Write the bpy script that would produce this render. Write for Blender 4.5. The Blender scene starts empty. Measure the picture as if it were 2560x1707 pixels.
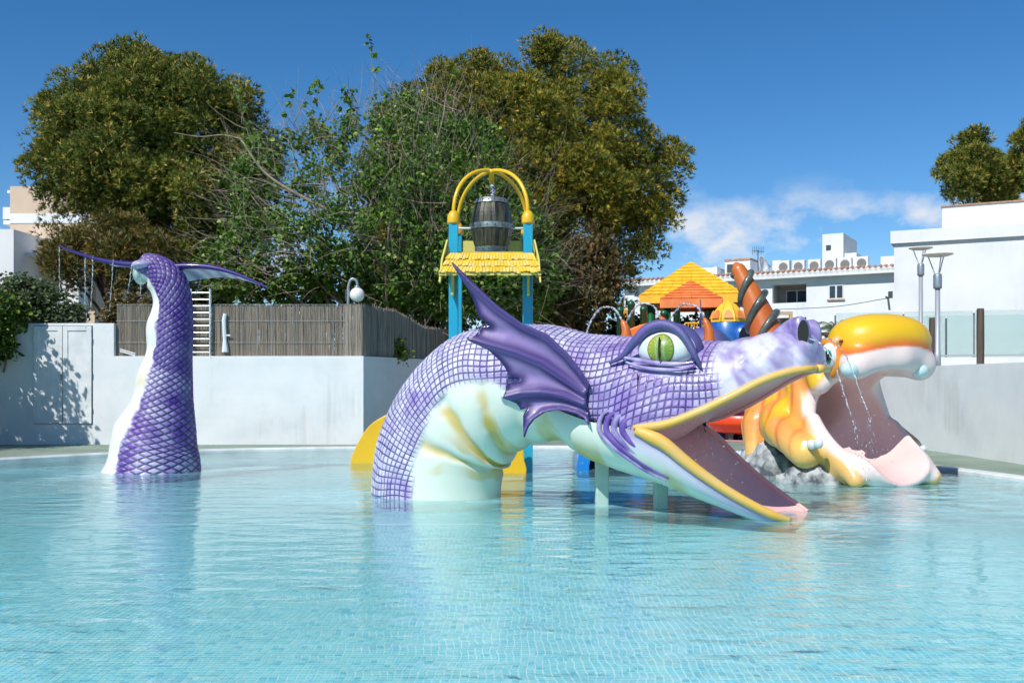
import bpy, bmesh, math, random
import numpy as np
from mathutils import Vector, Matrix
from mathutils.geometry import delaunay_2d_cdt

random.seed(7); RNG = np.random.default_rng(7)
scene = bpy.context.scene
COL = scene.collection

# ------------------------------------------------------------------ camera, sky, sun, exposure
CAM_H, FPX, HZY, CXP = 1.6, 2489.0, 960.0, 1280.0
cd = bpy.data.cameras.new('camera'); cam = bpy.data.objects.new('camera', cd); COL.objects.link(cam)
cam.location = (0, 0, CAM_H); cam.rotation_euler = (math.radians(90), 0, 0)
cd.sensor_width = 36.0; cd.lens = 36.0 * FPX / 2560.0; cd.shift_y = 106.5 / 2560.0
cd.clip_start = 0.1; cd.clip_end = 5000
cd.dof.use_dof = True; cd.dof.focus_distance = 13.0; cd.dof.aperture_fstop = 7.0
scene.camera = cam

SUN_EL, SUN_AZ = math.radians(46.5), math.radians(215)      # azimuth clockwise from +Y
to_sun = Vector((math.sin(SUN_AZ) * math.cos(SUN_EL), math.cos(SUN_AZ) * math.cos(SUN_EL), math.sin(SUN_EL)))
world = bpy.data.worlds.new('World'); scene.world = world; world.use_nodes = True
wn, wl = world.node_tree.nodes, world.node_tree.links
wn.clear()
w_out = wn.new('ShaderNodeOutputWorld'); w_bg = wn.new('ShaderNodeBackground')
w_sky = wn.new('ShaderNodeTexSky'); w_sky.sky_type = 'NISHITA'; w_sky.sun_disc = False
w_sky.sun_elevation = SUN_EL; w_sky.sun_rotation = SUN_AZ
w_sky.altitude = 1800; w_sky.air_density = 1.0; w_sky.dust_density = 0.05; w_sky.ozone_density = 3.0
w_bg.inputs['Strength'].default_value = 0.117
# fair-weather cloud band low over the horizon, all the way round
w_tc = wn.new('ShaderNodeTexCoord'); w_sep = wn.new('ShaderNodeSeparateXYZ')
wl.new(w_tc.outputs['Generated'], w_sep.inputs[0])
w_map = wn.new('ShaderNodeMapping'); w_map.inputs['Scale'].default_value = (11.0, 11.0, 17.0)
w_map.inputs['Location'].default_value = (1.2, 4.1, 0.8)
wl.new(w_tc.outputs['Generated'], w_map.inputs[0])
w_no = wn.new('ShaderNodeTexNoise'); w_no.inputs['Scale'].default_value = 1.0
w_no.inputs['Detail'].default_value = 7; w_no.inputs['Roughness'].default_value = 0.55
wl.new(w_map.outputs[0], w_no.inputs[0])
w_cr = wn.new('ShaderNodeMapRange'); w_cr.inputs[1].default_value = 0.53; w_cr.inputs[2].default_value = 0.68
w_cr.clamp = True; wl.new(w_no.outputs[0], w_cr.inputs[0])
w_lo = wn.new('ShaderNodeMapRange'); w_lo.interpolation_type = 'SMOOTHSTEP'
w_lo.inputs[1].default_value = 0.205; w_lo.inputs[2].default_value = 0.145; wl.new(w_sep.outputs[2], w_lo.inputs[0])
w_mu = wn.new('ShaderNodeMath'); w_mu.operation = 'MULTIPLY'
wl.new(w_cr.outputs[0], w_mu.inputs[0]); wl.new(w_lo.outputs[0], w_mu.inputs[1])
w_hs = wn.new('ShaderNodeHueSaturation'); w_hs.inputs['Saturation'].default_value = 1.30; w_hs.inputs['Value'].default_value = 1.0
wl.new(w_sky.outputs[0], w_hs.inputs['Color'])
w_mix = wn.new('ShaderNodeMix'); w_mix.data_type = 'RGBA'
w_mix.inputs['B'].default_value = (6.2, 6.6, 7.2, 1)
wl.new(w_mu.outputs[0], w_mix.inputs['Factor']); wl.new(w_hs.outputs[0], w_mix.inputs['A'])
wl.new(w_mix.outputs['Result'], w_bg.inputs[0]); wl.new(w_bg.outputs[0], w_out.inputs[0])

sl = bpy.data.lights.new('sun', 'SUN'); sun = bpy.data.objects.new('sun', sl); COL.objects.link(sun)
sl.energy = 4.5; sl.angle = math.radians(0.53); sl.color = (1.0, 0.975, 0.93)
sun.location = (0, 0, 60); sun.rotation_euler = (-to_sun).to_track_quat('-Z', 'Y').to_euler()

scene.view_settings.view_transform = 'Standard'; scene.view_settings.look = 'None'
scene.view_settings.exposure = 0.10; scene.view_settings.gamma = 1.0
scene.render.engine = 'CYCLES'
scene.cycles.max_bounces = 6; scene.cycles.diffuse_bounces = 3; scene.cycles.glossy_bounces = 3; scene.cycles.transparent_max_bounces = 8
scene.cycles.use_adaptive_sampling = True; scene.cycles.adaptive_threshold = 0.03
scene.cycles.caustics_reflective = False; scene.cycles.caustics_refractive = False
scene.cycles.sample_clamp_indirect = 6.0

# ------------------------------------------------------------------ helpers
def lin(r, g, b, k=1.0):
    f = lambda c: (c / 12.92 if c <= 0.04045 else ((c + 0.055) / 1.055) ** 2.4)
    return (f(r / 255) * k, f(g / 255) * k, f(b / 255) * k, 1.0)

def px(x, y, Y):
    """a point of the photograph at a known distance Y (metres) -> world"""
    return np.array([(x - CXP) / FPX * Y, Y, CAM_H - (y - HZY) / FPX * Y])

def pxz(x, y, z):
    """a point of the photograph at a known height z -> world"""
    Y = (CAM_H - z) * FPX / (y - HZY)
    return np.array([(x - CXP) / FPX * Y, Y, z])

class NT:
    def __init__(self, m): self.n, self.l = m.node_tree.nodes, m.node_tree.links
    def new(self, t, **kw):
        nd = self.n.new(t)
        for k, v in kw.items():
            if hasattr(nd, k): setattr(nd, k, v)
            else: nd.inputs[k].default_value = v
        return nd
    def math(self, op, a, b=None, c=None, clamp=False):
        nd = self.n.new('ShaderNodeMath'); nd.operation = op; nd.use_clamp = clamp
        for i, x in enumerate((a, b, c)):
            if x is None: continue
            if isinstance(x, (int, float)): nd.inputs[i].default_value = x
            else: self.l.new(x, nd.inputs[i])
        return nd.outputs[0]
    def mix(self, f, a, b, blend='MIX'):
        nd = self.n.new('ShaderNodeMix'); nd.data_type = 'RGBA'; nd.blend_type = blend
        for k, x in (('Factor', f), ('A', a), ('B', b)):
            if isinstance(x, (int, float, tuple)): nd.inputs[k].default_value = x
            else: self.l.new(x, nd.inputs[k])
        return nd.outputs['Result']
    def rng(self, x, a, b, c=0.0, d=1.0, smooth=False):
        nd = self.n.new('ShaderNodeMapRange'); nd.clamp = True
        if smooth: nd.interpolation_type = 'SMOOTHSTEP'
        self.l.new(x, nd.inputs[0])
        for i, v in enumerate((a, b, c, d)): nd.inputs[i + 1].default_value = v
        return nd.outputs[0]
    def noise(self, vec, scale, detail=4, rough=0.55, dist=0.0):
        nd = self.n.new('ShaderNodeTexNoise'); nd.inputs['Scale'].default_value = scale
        nd.inputs['Detail'].default_value = detail; nd.inputs['Roughness'].default_value = rough
        nd.inputs['Distortion'].default_value = dist
        if vec is not None: self.l.new(vec, nd.inputs['Vector'])
        return nd.outputs[0]

MATS = {}
def mat(name, col, rough=0.5, col2=None, nscale=3.0, ncon=(0.35, 0.65), bump=0.0, bscale=25.0, metal=0.0,
        coat=0.0, attr=None, stretch=(1, 1, 1), objvar=0.0, spec=0.5, coords='Object', dirt=0.0, trans=0.0):
    if name in MATS: return MATS[name]
    m = bpy.data.materials.new(name); m.use_nodes = True; MATS[name] = m
    t = NT(m); b = t.n['Principled BSDF']
    b.inputs['Roughness'].default_value = rough; b.inputs['Metallic'].default_value = metal
    b.inputs['Specular IOR Level'].default_value = spec; b.inputs['Coat Weight'].default_value = coat
    b.inputs['Coat Roughness'].default_value = 0.08
    if trans: b.inputs['Transmission Weight'].default_value = trans
    tc = t.new('ShaderNodeTexCoord'); mp = t.new('ShaderNodeMapping'); mp.inputs['Scale'].default_value = stretch
    t.l.new(tc.outputs[coords], mp.inputs[0]); vec = mp.outputs[0]
    src = col
    if attr:
        a = t.new('ShaderNodeAttribute'); a.attribute_name = attr; src = a.outputs['Color']
    if col2 is not None:
        n = t.noise(vec, nscale); f = t.rng(n, ncon[0], ncon[1]); src = t.mix(f, src, col2)
    if objvar:
        oi = t.new('ShaderNodeObjectInfo'); hs = t.new('ShaderNodeHueSaturation')
        t.l.new(t.rng(oi.outputs['Random'], 0, 1, 1 - objvar, 1 + objvar), hs.inputs['Value'])
        if isinstance(src, tuple): hs.inputs['Color'].default_value = src
        else: t.l.new(src, hs.inputs['Color'])
        src = hs.outputs[0]
    if dirt:
        n = t.noise(vec, 0.9, 8, 0.65); f = t.rng(n, 0.48, 0.72, 0, dirt); src = t.mix(f, src, lin(120, 112, 98))
        m3 = t.new('ShaderNodeMapping'); m3.inputs['Scale'].default_value = (5.0, 5.0, .28); t.l.new(tc.outputs[coords], m3.inputs[0])
        n = t.math('MULTIPLY', t.noise(m3.outputs[0], 1.3, 6, 0.6), t.rng(t.noise(vec, .5, 2), .4, .62)); f = t.rng(n, 0.40, 0.66, 0, dirt * 1.8); src = t.mix(f, src, lin(128, 122, 108))
    if isinstance(src, tuple): b.inputs['Base Color'].default_value = src
    else: t.l.new(src, b.inputs['Base Color'])
    if bump:
        n = t.noise(vec, bscale, 6, 0.6); bp = t.new('ShaderNodeBump'); bp.inputs['Strength'].default_value = 0.6
        bp.inputs['Distance'].default_value = bump; t.l.new(n, bp.inputs['Height']); t.l.new(bp.outputs[0], b.inputs['Normal'])
    return m

class MB:
    """collects shapes in world coordinates; build() links them as ONE mesh object"""
    def __init__(self): self.v, self.f = [], []
    def add(self, V, F):
        o = len(self.v); self.v.extend([tuple(map(float, p)) for p in V]); self.f.extend([tuple(int(i) + o for i in f) for f in F]); return self
    def box(self, c, s, rz=0.0, ax=None):
        c = np.array(c, float); h = np.array(s, float) / 2
        if ax is None:
            ca, sa = math.cos(rz), math.sin(rz); ax = np.array([[ca, sa, 0], [-sa, ca, 0], [0, 0, 1.0]])
        ax = np.array(ax, float)
        V = [c + ax[0] * h[0] * i + ax[1] * h[1] * j + ax[2] * h[2] * k for k in (-1, 1) for j in (-1, 1) for i in (-1, 1)]
        F = [(0, 2, 3, 1), (4, 5, 7, 6), (0, 1, 5, 4), (2, 6, 7, 3), (0, 4, 6, 2), (1, 3, 7, 5)]
        return self.add(V, F)
    def hexa(self, lo, hi):
        """8-corner solid from bottom ring and top ring (4 points each, counter-clockwise from above)"""
        return self.add(list(lo) + list(hi), [(3, 2, 1, 0), (4, 5, 6, 7), (0, 1, 5, 4), (1, 2, 6, 5), (2, 3, 7, 6), (3, 0, 4, 7)])
    def tube(self, pts, r, n=10, caps=True, flat=(1.0, 1.0), up=(0, 0, 1)):
        P = np.array(pts, float); k = len(P); R = np.full(k, r, float) if np.isscalar(r) else np.array(r, float)
        T = np.gradient(P, axis=0); T /= np.linalg.norm(T, axis=1)[:, None] + 1e-12
        up = np.array(up, float); a0 = np.cross(T[0], up)
        if np.linalg.norm(a0) < 1e-3: a0 = np.cross(T[0], (1.0, 0, 0))
        A = a0 / np.linalg.norm(a0); V = []
        for i in range(k):
            A = A - T[i] * np.dot(A, T[i]); A /= np.linalg.norm(A) + 1e-12; B = np.cross(T[i], A)
            for j in range(n):
                th = 2 * math.pi * j / n
                V.append(P[i] + R[i] * (A * math.cos(th) * flat[0] + B * math.sin(th) * flat[1]))
        F = [(i * n + j, i * n + (j + 1) % n, (i + 1) * n + (j + 1) % n, (i + 1) * n + j) for i in range(k - 1) for j in range(n)]
        if caps: F += [tuple(range(n))[::-1], tuple((k - 1) * n + j for j in range(n))]
        return self.add(V, F)
    def lathe(self, prof, base=(0, 0, 0), n=20, ax=(0, 0, 1)):
        """prof: (radius, height) pairs from bottom to top along axis"""
        ax = Vector(ax).normalized(); q = Vector((0, 0, 1)).rotation_difference(ax); base = Vector(base); V = []; k = len(prof)
        for r, h in prof:
            for j in range(n):
                th = 2 * math.pi * j / n; V.append(base + q @ Vector((r * math.cos(th), r * math.sin(th), h)))
        F = [(i * n + j, i * n + (j + 1) % n, (i + 1) * n + (j + 1) % n, (i + 1) * n + j) for i in range(k - 1) for j in range(n)]
        F += [tuple(range(n))[::-1], tuple((k - 1) * n + j for j in range(n))]
        return self.add(V, F)
    def ball(self, c, r, nu=16, nv=10, ax=None):
        c = np.array(c, float); r = np.array([r] * 3 if np.isscalar(r) else r, float)
        ax = np.eye(3) if ax is None else np.array(ax, float); V = []
        for i in range(nv + 1):
            ph = math.pi * i / nv
            for j in range(nu):
                th = 2 * math.pi * j / nu
                d = np.array([math.sin(ph) * math.cos(th), math.sin(ph) * math.sin(th), math.cos(ph)]) * r
                V.append(c + d @ ax)
        F = [(i * nu + j, (i + 1) * nu + j, (i + 1) * nu + (j + 1) % nu, i * nu + (j + 1) % nu) for i in range(nv) for j in range(nu)]
        return self.add(V, F)
    def prism(self, poly, ext):
        """closed planar polygon (3-D points) swept along ext"""
        P = [np.array(p, float) for p in poly]; e = np.array(ext, float); n = len(P)
        F = [tuple(range(n)), tuple(range(2 * n - 1, n - 1, -1))] + [(i, n + i, n + (i + 1) % n, (i + 1) % n) for i in range(n)]
        return self.add(P + [p + e for p in P], F)
    def build(self, name, m, parent=None, smooth=False, bevel=0.0, **tags):
        return make_obj(name, np.array(self.v), self.f, m, parent, smooth, bevel, **tags)

def fastmesh(name, V, F, smooth=True):
    me = bpy.data.meshes.new(name)
    if isinstance(F, np.ndarray):
        k = F.shape[1]; me.vertices.add(len(V)); me.vertices.foreach_set('co', np.ascontiguousarray(V, np.float32).ravel())
        me.loops.add(F.size); me.loops.foreach_set('vertex_index', np.ascontiguousarray(F, np.int32).ravel())
        me.polygons.add(len(F)); me.polygons.foreach_set('loop_start', np.arange(0, F.size, k, dtype=np.int32))
        me.update(calc_edges=True); me.validate()
    else:
        me.from_pydata([tuple(map(float, p)) for p in V], [], [tuple(f) for f in F]); me.update(calc_edges=True)
    me.polygons.foreach_set('use_smooth', np.full(len(me.polygons), bool(smooth)))
    return me

def tagit(o, label=None, category=None, group=None, kind=None):
    for k, v in (('label', label), ('category', category), ('group', group), ('kind', kind)):
        if v: o[k] = v
    return o

def make_obj(name, V, F, m, parent=None, smooth=False, bevel=0.0, color=None, uv=None, origin=None, fixn=True, **tags):
    V = np.asarray(V, float)
    if parent is not None:
        org = np.array(parent['_o'])
    elif origin is not None: org = np.array(origin, float)
    else:
        lo, hi = V.min(0), V.max(0); org = np.array([(lo[0] + hi[0]) / 2, (lo[1] + hi[1]) / 2, lo[2]])
    me = fastmesh(name, V - org, F, smooth)
    if color is not None:
        a = me.color_attributes.new('Col', 'FLOAT_COLOR', 'POINT')
        c = np.ones((len(V), 4), np.float32); c[:, :color.shape[1]] = color; a.data.foreach_set('color', c.ravel())
    if uv is not None:
        u = me.uv_layers.new(name='UVMap'); li = np.empty(len(me.loops), np.int32); me.loops.foreach_get('vertex_index', li)
        u.data.foreach_set('uv', np.ascontiguousarray(uv[li], np.float32).ravel())
    if fixn and not isinstance(F, np.ndarray):
        bm = bmesh.new(); bm.from_mesh(me); bmesh.ops.recalc_face_normals(bm, faces=bm.faces); bm.to_mesh(me); bm.free()
    o = bpy.data.objects.new(name, me); COL.objects.link(o); me.materials.append(m)
    if parent is not None: o.parent = parent
    else: o.location = org
    o['_o'] = [float(x) for x in org]
    if bevel:
        bv = o.modifiers.new('bevel', 'BEVEL'); bv.width = bevel; bv.segments = 2; bv.limit_method = 'ANGLE'; bv.angle_limit = math.radians(40)
    return tagit(o, **tags)

def thing(name, label, category, loc, group=None, kind=None):
    o = bpy.data.objects.new(name, None); COL.objects.link(o); o.location = [float(x) for x in loc]
    o.empty_display_size = 0.2; o['_o'] = [float(x) for x in loc]
    return tagit(o, label, category, group, kind)

def copy_obj(o, parent=None, loc=None):
    c = o.copy(); COL.objects.link(c); c.parent = parent
    if loc is not None: c.location = loc
    return c

def interp(xs, ys, x):
    """monotone-ish cubic interpolation (Catmull-Rom / Hermite) of one or more columns"""
    xs = np.array(xs, float); ys = np.array(ys, float); one = ys.ndim == 1
    if one: ys = ys[:, None]
    d = np.gradient(ys, xs, axis=0) if len(xs) > 2 else np.repeat(((ys[1] - ys[0]) / (xs[1] - xs[0]))[None], 2, 0)
    x = np.clip(np.asarray(x, float), xs[0], xs[-1]); i = np.clip(np.searchsorted(xs, x) - 1, 0, len(xs) - 2)
    h = (xs[i + 1] - xs[i]); t = ((x - xs[i]) / h)[..., None]; h = h[..., None]
    r = (2 * t**3 - 3 * t**2 + 1) * ys[i] + (t**3 - 2 * t**2 + t) * h * d[i] + (-2 * t**3 + 3 * t**2) * ys[i + 1] + (t**3 - t**2) * h * d[i + 1]
    return r[..., 0] if one else r

def smooth_path(pts, n):
    P = np.array(pts, float); s = np.concatenate([[0], np.cumsum(np.linalg.norm(np.diff(P[:, :3], axis=0), axis=1))])
    return interp(s, P, np.linspace(0, s[-1], n))

def sstep(a, b, x):
    t = np.clip((x - a) / (b - a), 0, 1); return t * t * (3 - 2 * t)

def vnoise(P, seed=0, octaves=3):
    """cheap smooth value noise on points, -1..1"""
    P = np.asarray(P, float); out = np.zeros(len(P)); amp = 1.0; tot = 0
    for o in range(octaves):
        q = P * (2 ** o) + seed * 17.31; i = np.floor(q).astype(np.int64); f = q - i; f = f * f * (3 - 2 * f); acc = 0
        for dx in (0, 1):
            for dy in (0, 1):
                for dz in (0, 1):
                    h = ((i[:, 0] + dx) * 374761393 + (i[:, 1] + dy) * 668265263 + (i[:, 2] + dz) * 2147483647 + seed * 1274126177) & 0xffffffff
                    h = ((h ^ (h >> 13)) * 1274126177) & 0xffffffff; h = (h ^ (h >> 16)) / 2**31 - 1
                    acc = acc + h * (f[:, 0] if dx else 1 - f[:, 0]) * (f[:, 1] if dy else 1 - f[:, 1]) * (f[:, 2] if dz else 1 - f[:, 2])
        out += acc * amp; tot += amp; amp *= 0.5
    return out / tot

def grid_faces(nu, nv, wrap=False):
    i, j = np.meshgrid(np.arange(nu - 1), np.arange(nv if wrap else nv - 1), indexing='ij')
    j2 = (j + 1) % nv
    return np.stack([i * nv + j, (i + 1) * nv + j, (i + 1) * nv + j2, i * nv + j2], -1).reshape(-1, 4)

def in_poly(x, y, poly):
    P = np.array(poly, float); ins = np.zeros(len(x), bool); k = len(P); j = k - 1
    for i in range(k):
        c = ((P[i, 1] > y) != (P[j, 1] > y)) & (x < (P[j, 0] - P[i, 0]) * (y - P[i, 1]) / (P[j, 1] - P[i, 1] + 1e-12) + P[i, 0])
        ins ^= c; j = i
    return ins

def poly_dist(x, y, poly, closed=True):
    P = np.array(poly, float); d = np.full(len(x), 1e9); n = len(P)
    for i in range(n if closed else n - 1):
        a, b = P[i], P[(i + 1) % n]; ab = b - a
        t = np.clip(((x - a[0]) * ab[0] + (y - a[1]) * ab[1]) / (ab @ ab + 1e-12), 0, 1)
        d = np.minimum(d, np.hypot(x - a[0] - t * ab[0], y - a[1] - t * ab[1]))
    return d

def densify(poly, step, closed=True):
    P = np.array(poly, float); out = []; n = len(P)
    for i in range(n if closed else n - 1):
        a, b = P[i], P[(i + 1) % n]; k = max(1, int(np.linalg.norm(b - a) / step))
        out += [a + (b - a) * t / k for t in range(k)]
    if not closed: out.append(P[-1])
    return np.array(out)

def curve2d(pts, n, closed=True):
    """smooth closed curve through points"""
    P = np.array(pts, float); k = len(P); Q = np.vstack([P[-3:], P, P[:4]])
    s = np.concatenate([[0], np.cumsum(np.linalg.norm(np.diff(Q, axis=0), axis=1))])
    return interp(s, Q, np.linspace(s[3], s[3 + k], n, endpoint=False))

def sheet2d(poly, step):
    """triangulated outline with interior points: (verts2d, tris, boundary loop)"""
    B = densify(poly, step); nb = len(B); lo, hi = B.min(0), B.max(0)
    gx, gy = np.meshgrid(np.arange(lo[0], hi[0], step), np.arange(lo[1], hi[1], step)); gx = gx.ravel(); gy = gy.ravel()
    gx = gx + (np.round((gy - lo[1]) / step) % 2) * step * .5
    k = in_poly(gx, gy, B); k[k] = poly_dist(gx[k], gy[k], B) > step * .55
    pts = np.vstack([B, np.stack([gx[k], gy[k]], 1)])
    r = delaunay_2d_cdt([Vector(p) for p in pts], [(i, (i + 1) % nb) for i in range(nb)], [], 1, 1e-5)
    return np.array([tuple(v) for v in r[0]]), np.array([f for f in r[2]])

def boundary_edges(T):
    e = {}
    for a, b, c in T:
        for p, q in ((a, b), (b, c), (c, a)):
            if (q, p) in e: del e[(q, p)]
            else: e[(p, q)] = 1
    return list(e)

def copies(fn): return fn
# ------------------------------------------------------------------ the setting: ground, pool, water
DECK = 0.06
pool_pts = [(8.35, 16.2), (8.75, 13), (8.6, 9), (7.4, 5.0), (4, 3.2), (0, 2.8), (-5, 3.0), (-9.5, 5.0), (-12.3, 9), (-13.0, 14),
            (-12.2, 18.2), (-10.55, 20.4), (-9.05, 22.0), (-7.25, 23.1), (-5.3, 23.85), (-2, 24.4), (0.6, 24.6), (3.4, 24.0), (5.3, 22.4), (6.8, 20.7), (7.8, 18.6)]
pool = curve2d(pool_pts, 220)[::1]
NP = len(pool)
def offset(c, d):
    t = np.roll(c, -1, 0) - np.roll(c, 1, 0); n = np.stack([-t[:, 1], t[:, 0]], 1); n /= np.linalg.norm(n, axis=1)[:, None]
    area = np.sum(c[:, 0] * np.roll(c[:, 1], -1) - np.roll(c[:, 0], -1) * c[:, 1])
    return c - n * d * np.sign(area)
rim = offset(pool, 0.26)

m_deck = mat('deck_paint', lin(158, 176, 155, .8), .75, lin(128, 146, 132, .8), 0.7, (.3, .7), bump=.004, bscale=60, dirt=.35)
# ground: one sheet from the pool rim to the horizon
ang = np.linspace(0, 2 * math.pi, NP, endpoint=False)
cen = pool.mean(0); a0 = np.arctan2(rim[:, 1] - cen[1], rim[:, 0] - cen[0])
rings = [rim - 0]
for R in (30, 120, 600, 2500): rings.append(cen + R * np.stack([np.cos(a0), np.sin(a0)], 1))
V = np.vstack([np.c_[r, np.full(NP, DECK)] for r in rings])
make_obj('ground', V, grid_faces(len(rings), NP, True)[:, ::-1], m_deck, origin=(0, 0, DECK), kind='structure')

m_rim = mat('pool_rim', lin(236, 238, 236, .85), .45, lin(205, 212, 210, .8), 2.0, bump=.002, bscale=40)
V = np.vstack([np.c_[pool, np.full(NP, -0.2)], np.c_[pool, np.full(NP, 0.045)], np.c_[offset(pool, .03), np.full(NP, 0.075)],
               np.c_[offset(pool, .24), np.full(NP, 0.078)], np.c_[offset(pool, .30), np.full(NP, 0.03)]])
make_obj('pool_edge', V, grid_faces(5, NP, True)[:, ::-1], m_rim, smooth=False, origin=(0, 0, 0), kind='structure')

# pool floor with mosaic; near rows are real tiles, further off the material carries the joints
FLOOR = -0.16; PITCH = 0.050
def tile_mat(name, joints):
    m = bpy.data.materials.new(name); m.use_nodes = True; t = NT(m); b = t.n['Principled BSDF']
    g = t.new('ShaderNodeNewGeometry'); sc = t.new('ShaderNodeVectorMath', operation='SCALE'); sc.inputs['Scale'].default_value = 1 / PITCH
    t.l.new(g.outputs['Position'], sc.inputs[0])
    # soft wobble of the courses
    nz = t.new('ShaderNodeTexNoise'); nz.inputs['Scale'].default_value = 4.5; nz.inputs['Detail'].default_value = 1; t.l.new(g.outputs['Position'], nz.inputs[0])
    sub = t.new('ShaderNodeVectorMath', operation='SUBTRACT'); t.l.new(nz.outputs['Color'], sub.inputs[0]); sub.inputs[1].default_value = (.5, .5, .5)
    s2 = t.new('ShaderNodeVectorMath', operation='SCALE'); s2.inputs['Scale'].default_value = 0.0 if not joints else .6; t.l.new(sub.outputs[0], s2.inputs[0])
    ad = t.new('ShaderNodeVectorMath', operation='ADD'); t.l.new(sc.outputs[0], ad.inputs[0]); t.l.new(s2.outputs[0], ad.inputs[1])
    fl = t.new('ShaderNodeVectorMath', operation='FLOOR'); t.l.new(ad.outputs[0], fl.inputs[0])
    sx = t.new('ShaderNodeSeparateXYZ'); t.l.new(fl.outputs[0], sx.inputs[0])
    cx = t.new('ShaderNodeCombineXYZ'); t.l.new(sx.outputs[0], cx.inputs[0]); t.l.new(sx.outputs[1], cx.inputs[1])
    wn_ = t.new('ShaderNodeTexWhiteNoise'); t.l.new(cx.outputs[0], wn_.inputs[0])
    cr = t.new('ShaderNodeValToRGB'); e = cr.color_ramp.elements; cr.color_ramp.interpolation = 'CONSTANT'
    e[0].position = 0; e[0].color = lin(180, 236, 242); e[1].position = .45; e[1].color = lin(162, 229, 239)
    for p, c in ((.72, lin(146, 222, 236)), (.88, lin(200, 240, 244)), (.955, lin(108, 204, 226))):
        q = e.new(p); q.color = c
    t.l.new(wn_.outputs[0], cr.inputs[0]); col = cr.outputs[0]
    if joints:
        s3 = t.new('ShaderNodeSeparateXYZ'); t.l.new(ad.outputs[0], s3.inputs[0])
        pu = t.math('PINGPONG', s3.outputs[0], .5); pv = t.math('PINGPONG', s3.outputs[1], .5)
        d = t.math('MINIMUM', pu, pv); j = t.rng(d, .035, .075, 1, 0); col = t.mix(j, col, lin(214, 232, 228))
    t.l.new(col, b.inputs['Base Color']); b.inputs['Roughness'].default_value = .35
    return m
m_floor = tile_mat('mosaic_floor', True); m_tile = tile_mat('mosaic_tile', False)
fv, ft = sheet2d(pool, 1.2)
pf = make_obj('pool_floor', np.c_[fv, np.full(len(fv), FLOOR)], ft, m_floor, origin=(0, 0, FLOOR), kind='structure')
m_grout = mat('grout', lin(250, 252, 250, 1.0), .7)
def wob(x, y):
    x = np.atleast_1d(np.asarray(x, float)); y = np.atleast_1d(np.asarray(y, float)); q = np.stack([x * 2.6, y * 5.5, 0 * x], 1); dx = .034 * vnoise(q, 91, 2); dy = .02 * vnoise(q, 93, 2)
    return (x + dx, y + dy)
Y0, Y1 = 5.65, 12.4
rows = np.arange(int(Y0 / PITCH), int(Y1 / PITCH)); tiles = []
for r in rows:
    hw = int((.525 * (r * PITCH) + .25) / PITCH)
    for c in range(-hw, hw): tiles.append((c, r))
tiles = np.array(tiles); gsz = .425
bx0 = MB(); bx0.add([(-4.2, 5.5, FLOOR + .009), (4.2, 5.5, FLOOR + .009), (7.0, 12.5, FLOOR + .009), (-7.0, 12.5, FLOOR + .009)], [(0, 1, 2, 3)])
def tile_corners(cc, h, z):
    out = []
    for sx_, sy_ in ((-h, -h), (h, -h), (h, h), (-h, h)):
        X, Yy = wob((cc[:, 0] + .5 + sx_) * PITCH, (cc[:, 1] + .5 + sy_) * PITCH); out.append(np.stack([X, Yy, np.full(len(X), z)], 1))
    return np.stack(out, 1)
near = tiles[:300]; rest = tiles[300:]
top = tile_corners(rest, gsz - .015, FLOOR + .013); bot = tile_corners(rest, gsz, FLOOR + .005)
V = np.concatenate([top, bot], 1).reshape(-1, 3); k = np.arange(len(rest))[:, None] * 8
F = np.concatenate([k + np.array([[0, 1, 2, 3]]), k + np.array([[4, 5, 1, 0]]), k + np.array([[5, 6, 2, 1]]), k + np.array([[6, 7, 3, 2]]), k + np.array([[7, 4, 0, 3]])])
gr = bx0.build('grout_bed', m_grout, pf)
make_obj('tile_field', V, F, m_tile, pf, smooth=False, kind='stuff')
h, g2 = gsz * PITCH, (gsz - .015) * PITCH
tm = fastmesh('tile', [(-g2, -g2, .013), (g2, -g2, .013), (g2, g2, .013), (-g2, g2, .013), (-h, -h, .005), (h, -h, .005), (h, h, .005), (-h, h, .005)],
              [(0, 1, 2, 3), (4, 5, 1, 0), (5, 6, 2, 1), (6, 7, 3, 2), (7, 4, 0, 3)], False)
tm.materials.append(m_tile)
for c, r in near:
    o = bpy.data.objects.new('tile', tm); COL.objects.link(o); o.parent = pf
    X, Yy = [float(q[0]) for q in wob((c + .5) * PITCH, (r + .5) * PITCH)]; o.location = (X, Yy, 0)
    X2, Y2 = [float(q[0]) for q in wob((c + 1.5) * PITCH, (r + .5) * PITCH)]; o.rotation_euler = (0, 0, math.atan2(Y2 - Yy, X2 - X))

# water: clear, fresnel mirror over see-through, aerated where jets and slides stir it
m = bpy.data.materials.new('pool_water'); m.use_nodes = True; t = NT(m); t.n.remove(t.n['Principled BSDF'])
out = t.n['Material Output']; geo = t.new('ShaderNodeNewGeometry'); pos = geo.outputs['Position']
def scaled(s):
    mp = t.new('ShaderNodeMapping'); mp.inputs['Scale'].default_value = s; t.l.new(pos, mp.inputs[0]); return mp.outputs[0]
calm = t.rng(t.noise(scaled((.22, .16, 1)), 1.0, 2), .38, .62, .5, 1.5)
h1 = t.math('MULTIPLY', t.noise(scaled((1.5, 3.4, 1)), 1.0, 2, .4, .15), .022)
h2 = t.math('MULTIPLY', t.noise(scaled((5.0, 8.5, 1)), 1.0, 3, .5, .4), .0075)
h3 = t.math('MULTIPLY', t.noise(scaled((22, 30, 1)), 1.0, 2, .5), .0005)
hh = t.math('MULTIPLY', t.math('ADD', t.math('ADD', h1, h2), h3), calm)
bp = t.new('ShaderNodeBump'); bp.inputs['Strength'].default_value = 1.0; bp.inputs['Distance'].default_value = 1.0; t.l.new(hh, bp.inputs['Height'])
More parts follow.
